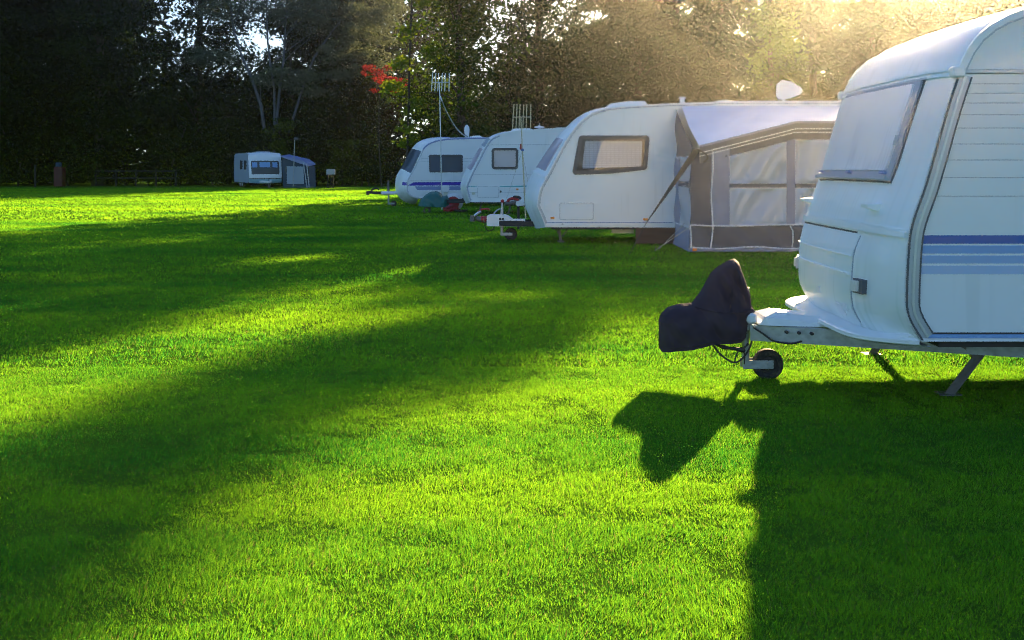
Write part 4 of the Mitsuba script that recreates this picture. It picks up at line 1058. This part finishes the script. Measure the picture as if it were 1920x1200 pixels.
# ---- the caravan with purple stripes, turned a little
D5 = 37.0
S5 = F / D5
w5 = lambda x, y: ((x - 960) / S5, CAMZ - (y - HOR) / S5)
P5 = curve([w5(784, 372), w5(768, 366), w5(762, 355), w5(763, 341), w5(775, 318), w5(788, 290), w5(795, 276), w5(806, 268), w5(822, 262.5), w5(850, 259), w5(900, 257.5), w5(990, 257.5), (1.9, 2.42), (2.3, 2.2), (2.4, 1.6), (2.4, 0.8), (2.3, 0.33)], 140)
c5 = thing("touring_caravan", "white caravan with purple and slate stripes and a dark front window", "caravan", "white touring caravans on the grass")
E = Caravan(c5, D5, 2.1, P5, [(0, 0.24), (0.1, 0.30), (0.2, 0.26), (0.27, 0.15), (0.34, 0.04), (0.85, 0.03), (1, 0.08)], rot_about(w5(790, 0)[0], D5, 12))
SB5 = E.s_of_z(w5(0, 280)[1])
E.shell(SB5, 0.82)
win = rounded([w5(805, 323), w5(804, 290), w5(868.5, 290), w5(868.5, 323)], 0.06)
E.sides([win.buffer(-0.03)])
E.side_window(win, 0.055, back="tinted_panel", back_poly=win.buffer(-0.03))
E.trim(0.0, SB5 + 0.03, 0.035, 0.014, "frame_grey", inset=0.01)
E.trim(SB5, 0.9, 0.05, 0.016, "stripe_slate", "roof_rail", -0.004)
fwin = E.put("front_window", E.pad(E.s_of_z(1.20), E.s_of_z(1.98), 0.01, 0.99, 0.016, 16, 26, r=0.01), "tinted_panel", 30)
E.put("stripe", plate(sg.Polygon([w5(764, 348), w5(776, 341.5), w5(960, 341.5), w5(960, 348.2)]).intersection(E.poly()), D5 - 0.004, D5 + 0.002), "stripe_purple")
E.put("stripe", plate(sg.Polygon([w5(782, 356.5), w5(778, 349.3), w5(960, 349.3), w5(960, 356.8)]).intersection(E.poly()), D5 - 0.004, D5 + 0.002), "stripe_slate")
E.put("stripe", E.pad(E.s_of_z(w5(0, 347.5)[1]), E.s_of_z(w5(0, 342)[1]), 0.0, 0.10, 0.010, 6, 12, skew=0.0), "stripe_purple")
for yv in (297, 303, 339):
    E.put("side_rail", plate(E.poly().buffer(-0.08).difference(win.buffer(0.02)).intersection(sg.box(-9, w5(0, yv + 0.4)[1], 9, w5(0, yv - 0.4)[1])), D5 - 0.005, D5 + 0.002), "frame_grey")
E.put("roof_light", box(w5(823, 0)[0], w5(850, 0)[0], D5 + 0.6, D5 + 1.3, 2.42, 2.52, 0.03), "stripe_slate")
E.put("roof_light", trimesh.convex.convex_hull(np.array([(w5(x, 0)[0], D5 + y, w5(0, z)[1]) for x, z in ((886, 258), (892, 253.5), (904, 253), (914, 258)) for y in (0.3, 1.0)])), "white_gelcoat", 25)
ds = trimesh.creation.icosphere(subdivisions=3)
ds.apply_scale((0.10, 0.05, 0.20)); ds.apply_translation((w5(879, 0)[0], D5 + 0.3, w5(0, 243)[1]))
sd = E.put("satellite_dish", ds, "white_plastic", True)
E.put("mast", tube([(w5(882.5, 0)[0], D5 + 0.33, w5(0, 243)[1]), (w5(882.5, 0)[0], D5 + 0.33, w5(0, 258)[1])], 0.025, 8), "white_plastic", parent=sd)
E.wheels([0.6])
E.steady((w5(800, 0)[0], D5 + 0.3, 0.02), (w5(806, 0)[0], D5 + 0.3, 0.31))
hx = w5(790, 0)[0]
Yh = D5 + 1.0
bar = [box(hx - 1.35, hx - 0.55, Yh - 0.14, Yh + 0.14, 0.42, 0.55, 0.04), box(hx - 0.6, hx - 0.1, Yh - 0.3, Yh + 0.3, 0.42, 0.50, 0.02)]
E.put("drawbar_cover", bar, "white_gelcoat", 30)
E.put("hitch_head", [obox((hx - 1.85, Yh, 0.52), (hx - 1.35, Yh, 0.48), 0.09, 0.10), tube([(hx - 1.82, Yh, 0.56), (hx - 1.82, Yh, 0.42)], 0.06, 10), tube(curve([(hx - 1.7, Yh, 0.56), (hx - 1.5, Yh, 0.66), (hx - 1.42, Yh, 0.60)], 8), 0.03, 8)], "chassis_dark", 30)
E.put("handbrake", tube([(hx - 1.08, Yh, 0.5), (hx - 1.08, Yh, 0.95)], [0.05, 0.025], 8), "dull_steel")
jockey(E, hx - 1.07, Yh, 0.5, 0.11, hx - 0.88, 0.03)

# ---- aerial masts
def mast(key, foot, head, boom_w, bar_h, n, bsdf, tilt=0.0):
    foot, head = np.array(foot), np.array(head)
    put(key, "pole", tube([foot, foot * 0.5 + head * 0.5 + [0, 0, 0], head], [0.021, 0.019, 0.016], 8), bsdf, 30)
    y = head[1] - 0.05
    put(key, "boom", tube([(head[0] - boom_w * 0.42, y, head[2] - bar_h * 0.02), (head[0] + boom_w * 0.58, y + 0.12, head[2])], 0.014, 8), bsdf, 30)
    for i in range(n):
        t = [0.0, 0.19, 0.36, 0.58, 0.76, 1.0][i]
        x = head[0] - boom_w * 0.42 + boom_w * t
        put(key, "rod", tube([(x - tilt, y + 0.12 * t, head[2] - bar_h / 2), (x + tilt * (1 - 1.6 * t), y + 0.12 * t, head[2] + bar_h / 2)], 0.0135, 7), bsdf, 30)
d1 = 34.3
m1 = thing("aerial_mast", "tall grey aerial pole with six upright rods, standing in front of the purple-striped caravan", "aerial")
f1 = P(829, 394, d1); f1[2] = -0.1
h1 = P(824, 154, d1)
mast(m1, f1, h1, 0.57, 0.60, 6, "alu_tube", 0.02)
k = thing("aerial_cable", "grey cable hanging from the tall aerial to the roof of the purple-striped caravan", "cable")
e1 = P(882, 261, 38)
put(None, k, tube(curve([P(825.5, 180, d1 - 0.03), P(828, 187, d1 - 0.06), P(842, 218, d1 + 1), P(858, 243, d1 + 2.2), P(872, 255, d1 + 3.1), e1], 24), 0.021, 6), "alu_tube", 30)
d2 = 28.8
m2 = thing("aerial_mast", "slender brass-coloured aerial pole with six upright rods, leaning beside the square window", "aerial")
f2 = P(986, 398, d2); f2[2] = -0.1
h2 = P(976.5, 219, d2)
mast(m2, f2, h2, 0.50, 0.70, 6, "brass_tube", 0.02)
put(m2, "clamp", [box(*(P(979, 0, d2)[0] + np.array([-0.03, 0.05])), d2 - 0.05, d2 + 0.03, P(0, 283, d2)[2], P(0, 279, d2)[2], 0.008)], "stripe_navy")
put(m2, "ribbon", box(*(P(976.5, 0, d2)[0] + np.array([-0.025, 0.02])), d2 - 0.04, d2 - 0.03, P(0, 281, d2)[2], P(0, 270, d2)[2], 0.004), "red_plastic")
for i, (x, y) in enumerate([(938, 380), (1003, 392)]):
    k = thing("guy_line", ["thin guy line of the brass-coloured aerial running down towards the locker hatch", "thin guy line of the brass-coloured aerial running down beside the big caravan nose"][i], "rope")
    g = P(x, y, d2 + 0.3 - 0.8 * i); g[2] = 0.0
    put(None, k, tube([P(979, 283, d2), g], 0.0045, 5), "rope_pale")

# ---- things on the grass by the rear caravans
k = thing("green_tarpaulin", "crumpled dark green tarpaulin over the hitch beside the tall aerial pole", "tarpaulin")
tp = sg.Polygon([P(x, y, 32.0)[[0, 2]] for x, y in ((784, 386), (788, 375), (797, 366), (806, 360), (818, 358), (826, 361), (831, 368), (838, 366), (842, 372), (842, 384), (836, 388))])
put(None, k, cloth_cover(tp, 32.0, 0.35, 0.30, 7, lambda m: m[1] < 0.30, 0.03), "green_tarp", True)
k = thing("water_barrel", "white-rimmed rolling water barrel lying beside the red bag", "water barrel")
bc = P(850.5, 379, 33.2); bc[2] = 0.30
bar = trimesh.creation.revolve(np.array([(0.0, -0.24), (0.22, -0.24), (0.29, -0.20), (0.30, -0.1), (0.28, 0.0), (0.30, 0.1), (0.29, 0.20), (0.22, 0.24), (0.0, 0.24)]), sections=28)
bar.apply_transform(trimesh.transformations.rotation_matrix(np.pi / 2, (1, 0, 0))); bar.apply_translation(bc)
put(k, "barrel", bar, "white_plastic", 40)
put(k, "cap", tube([bc + [0.0, -0.30, 0.0], bc + [0.0, -0.22, 0.0]], 0.20, 20), "red_plastic", 30)
k = thing("red_bag", "crumpled red fabric bag on the grass at the foot of the tall aerial", "bag")
rbag = trimesh.creation.icosphere(subdivisions=4)
rv = np.array(rbag.vertices)
rv *= (1 + 0.5 * (meshkit.fbm(rv * 2.3 + 4, 3) - 0.5))[:, None]
rv[:, 2] = np.maximum(rv[:, 2], -0.55)
pb = P(846, 388, 32.8)
put(None, k, trimesh.Trimesh(rv * [0.25, 0.2, 0.17] + [pb[0], 32.8, 0.09], rbag.faces, process=False), "red_plastic", True)
k = thing("coiled_hose", "dark red coiled hose on the grass to one side of the red bag", "hose")
hp = P(864, 391, 32.6)
put(None, k, tube([(hp[0] + (0.13 + 0.002 * i) * math.cos(i * 0.5), 32.6 + 0.13 * math.sin(i * 0.5), 0.03 + 0.0012 * i) for i in range(50)], 0.016, 6), "strap_olive", 30)
k = thing("hookup_post", "small white electric hookup post behind the green tarpaulin", "post")
pp = P(835.5, 352, 36.0)
put(k, "cabinet", box(pp[0] - 0.12, pp[0] + 0.12, 35.9, 36.1, 0.55, 0.80, 0.02), "white_plastic")
put(k, "post", box(pp[0] - 0.07, pp[0] + 0.07, 35.94, 36.06, 0, 0.55, 0.01), "pearl_cream")
k = thing("hitch_clutter", "red and grey hitch parts with a white cover, in front of the square-windowed caravan", "hitch gear")
q1 = lambda x, y: P(x, y, 24.0)
put(k, "red_lever", tube(curve([q1(951, 383), q1(955, 374), q1(964, 372), q1(972, 376)], 12), 0.035, 7), "red_plastic", 30)
put(k, "black_grip", tube(curve([q1(962, 369.5), q1(970, 369), q1(977, 373)], 8), 0.03, 7), "chassis_dark", 30)
put(k, "steel_head", [tube(curve([q1(947, 381), q1(955, 382), q1(966, 379), q1(976, 381)], 10), 0.05, 8)], "dull_steel", 30)
put(k, "white_cover", trimesh.convex.convex_hull(np.array([P(x, y, dd) for x, y in ((968, 377), (978, 377), (984, 381), (984, 385), (970, 387), (967, 384)) for dd in (23.8, 24.3)])), "white_gelcoat", 25)
put(k, "stand", [tube([q1(972, 386), q1(972, 0) * [1, 1, 0]], 0.03, 8), obox(q1(968, 384), q1(1010, 383), 0.06, 0.08)], "chassis_dark")

# ---- the small far caravan, its awning, and what stands by the wood
D6 = 70.0
S6 = F / D6
fx = P(498, 0, D6)[0]
xf6 = rot_about(fx, D6, 90 + 9 + 16)
P6 = [(0.10, 0.36), (0.0, 0.72), (0.02, 0.95), (0.28, 1.95), (0.36, 2.2), (0.55, 2.32), (1.2, 2.36), (4.8, 2.36), (5.4, 2.2), (5.6, 1.6), (5.6, 0.8), (5.5, 0.36)]
c6 = thing("touring_caravan", "small blue-shaded caravan far off at the edge of the wood, facing the field", "caravan", "white touring caravans on the grass")
W6 = 2.2
G = Caravan(c6, D6 - W6 / 2, W6, curve([(fx + a, z) for a, z in P6], 120), [(0, 0.12), (0.2, 0.1), (0.3, 0.04), (1, 0.04)], xf6)
G.shell(G.s_of_z(2.2), 0.8, "bright_white")
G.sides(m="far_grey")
s6 = G.s_of_z
G.put("front_window", G.pad(s6(0.92), s6(1.80), 0.08, 0.93, 0.02, 12, 20, r=0.06), "window_rim", 30)
for a, b in ((0.13, 0.29), (0.36, 0.68), (0.75, 0.90)):
    G.put("blind", G.pad(s6(1.36), s6(1.70), a, b, 0.028, 6, 8), "stripe_mid")
G.put("lower_panel", G.pad(s6(0.37), s6(0.62), 0.0, 1.0, 0.012, 6, 20), "teal_panel", 30)
G.put("seam_rail", G.pad(s6(0.63), s6(0.67), 0.0, 1.0, 0.02, 3, 20), "strap_olive", 30)
for a, b in ((0.9, 1.75), (2.3, 3.2)):
    for yy in ((G.d - 0.012, G.d + 0.002), (G.d + W6 - 0.002, G.d + W6 + 0.012)):
        G.put("window", plate(sg.box(fx + a, 1.25, fx + b, 1.85), *yy), "interior_dark")
G.put("roof_light", box(fx + 1.0, fx + 2.0, D6 - 0.5, D6 + 0.3, 2.36, 2.48, 0.04), "far_grey")
G.put("roof_vent", box(fx + 0.9, fx + 1.05, D6 - 0.85, D6 - 0.7, 2.36, 2.55, 0.02), "strap_olive")
for x in (2.6, 3.4):
    for yy in (G.d + 0.12, G.d + W6 - 0.12):
        ty, ri = wheel_y(fx + x, yy, 0.30, 0.30, 0.18)
        kk = G.put("wheel", ty, "tyre_rubber", 40)
        G.put("rim", ri, "frame_grey", 40, parent=kk)
G.put("drawbar", [obox((fx - 1.2, D6, 0.42), (fx + 0.3, D6 + 0.5 * s, 0.45), 0.08, 0.12) for s in (-1, 1)], "white_gelcoat")
G.put("jockey_wheel", [tube([(fx - 1.1, D6, 0.05), (fx - 1.1, D6, 0.6)], 0.03, 8), wheel_y(fx - 1.0, D6, 0.1, 0.1, 0.07)[0]], "dull_steel")
aw2 = thing("awning", "dark blue awning with one pale front panel beside the small far caravan", "awning")
qa = lambda x, y, dd=0: P(x, y, 70.3 + dd)
def far_plate(pts, dd, m, name, th=0.05):
    put(aw2, name, plate(sg.Polygon([qa(x, y, dd)[[0, 2]] for x, y in pts]), 70.3 + dd, 70.3 + dd + th), m)
far_plate([(531, 353), (528, 297), (570, 305), (577, 312), (579, 355)], 0, "awning_blue", "front_wall")
far_plate([(538, 345), (538, 311.5), (569, 312.5), (570, 345)], -0.03, "far_grey", "pale_panel", 0.02)
rf = np.array([qa(527, 292), qa(566, 301), qa(578, 309), qa(527, 294.5), qa(570, 304.5), qa(579, 312)])
put(aw2, "roof_sheet", trimesh.convex.convex_hull(np.vstack([rf + [0, -0.05, 0], rf + [0, 2.4, 0.12]])), "stripe_slate")
put(aw2, "end_wall", trimesh.convex.convex_hull(np.vstack([[qa(578, 311), qa(580, 355)], np.array([qa(578, 311), qa(580, 355)]) + [0.04, 2.2, 0]])), "awning_blue")
for x0, x1 in ((569, 576), (575, 580)):
    put(aw2, "pole", tube([qa(x0, 306, -0.08), qa(x1, 354, -0.1)], 0.03, 6), "frame_grey")
k = thing("lamp_pole", "thin pole with a small dark lantern head, by the far caravan", "pole")
put(k, "pole", tube([qa(549.5, 345, -0.3) * [1, 1, 0] + [0, 0, -0.1], qa(552.5, 258, -0.3)], 0.028, 8), "galvanised", 30)
put(k, "head", [box(qa(553, 0)[0], qa(560.5, 0)[0], 69.9, 70.1, qa(0, 263)[2], qa(0, 258)[2], 0.03), tube([qa(552.5, 259, -0.3), qa(557, 258, -0.3)], 0.03, 6)], "window_rim")
k = thing("meter_box", "pale square box on wooden legs at the edge of the wood", "box")
pm = P(620, 0, 69.0)[0]
zq = lambda y: CAMZ - (y - HOR) * 69.0 / F
put(k, "cabinet", box(pm - 0.28, pm + 0.28, 68.9, 69.15, zq(327.5), zq(317), 0.02), "sign_white")
put(k, "label_plate", box(pm - 0.05, pm + 0.05, 68.885, 68.899, zq(323.5), zq(321)), "galvanised")
for dx in (-0.18, 0.02, 0.16):
    put(k, "leg", box(pm + dx - 0.035, pm + dx + 0.035, 68.95, 69.05, -0.05, zq(327), 0.005), "old_wood")
k = thing("waste_bin", "red upright bin with a blue lid in the dark under the trees", "bin")
bx = P(112, 0, 72.0)[0]
put(k, "body", box(bx - 0.30, bx + 0.30, 71.7, 72.3, 0.05, 1.42, 0.04), "dull_red")
put(k, "door", box(bx - 0.22, bx + 0.22, 71.68, 71.699, 0.35, 1.25), "dull_red")
put(k, "lid", box(bx - 0.20, bx + 0.06, 71.75, 72.2, 1.42, 1.72, 0.04), "awning_blue")
k = thing("marker_post", "short pale marker post in the dark beyond the red bin", "post")
bx = P(66, 0, 72.0)[0]
put(None, k, box(bx - 0.07, bx + 0.07, 71.95, 72.05, 0, 1.55, 0.02), "old_wood")

# ------------------------------------------------------------------ the hazy air
labels["haze"] = {"label": "thin golden morning haze over the field", "kind": "stuff", "category": "haze"}
scene["clear_boundary"] = {"type": "null"}
scene["haze"] = {"type": "cube", "to_world": T().translate([0, 170, 19.5]).scale([310, 260, 20.6]), "bsdf": {"type": "ref", "id": "clear_boundary"}, "interior": {"type": "ref", "id": "haze_air"}}
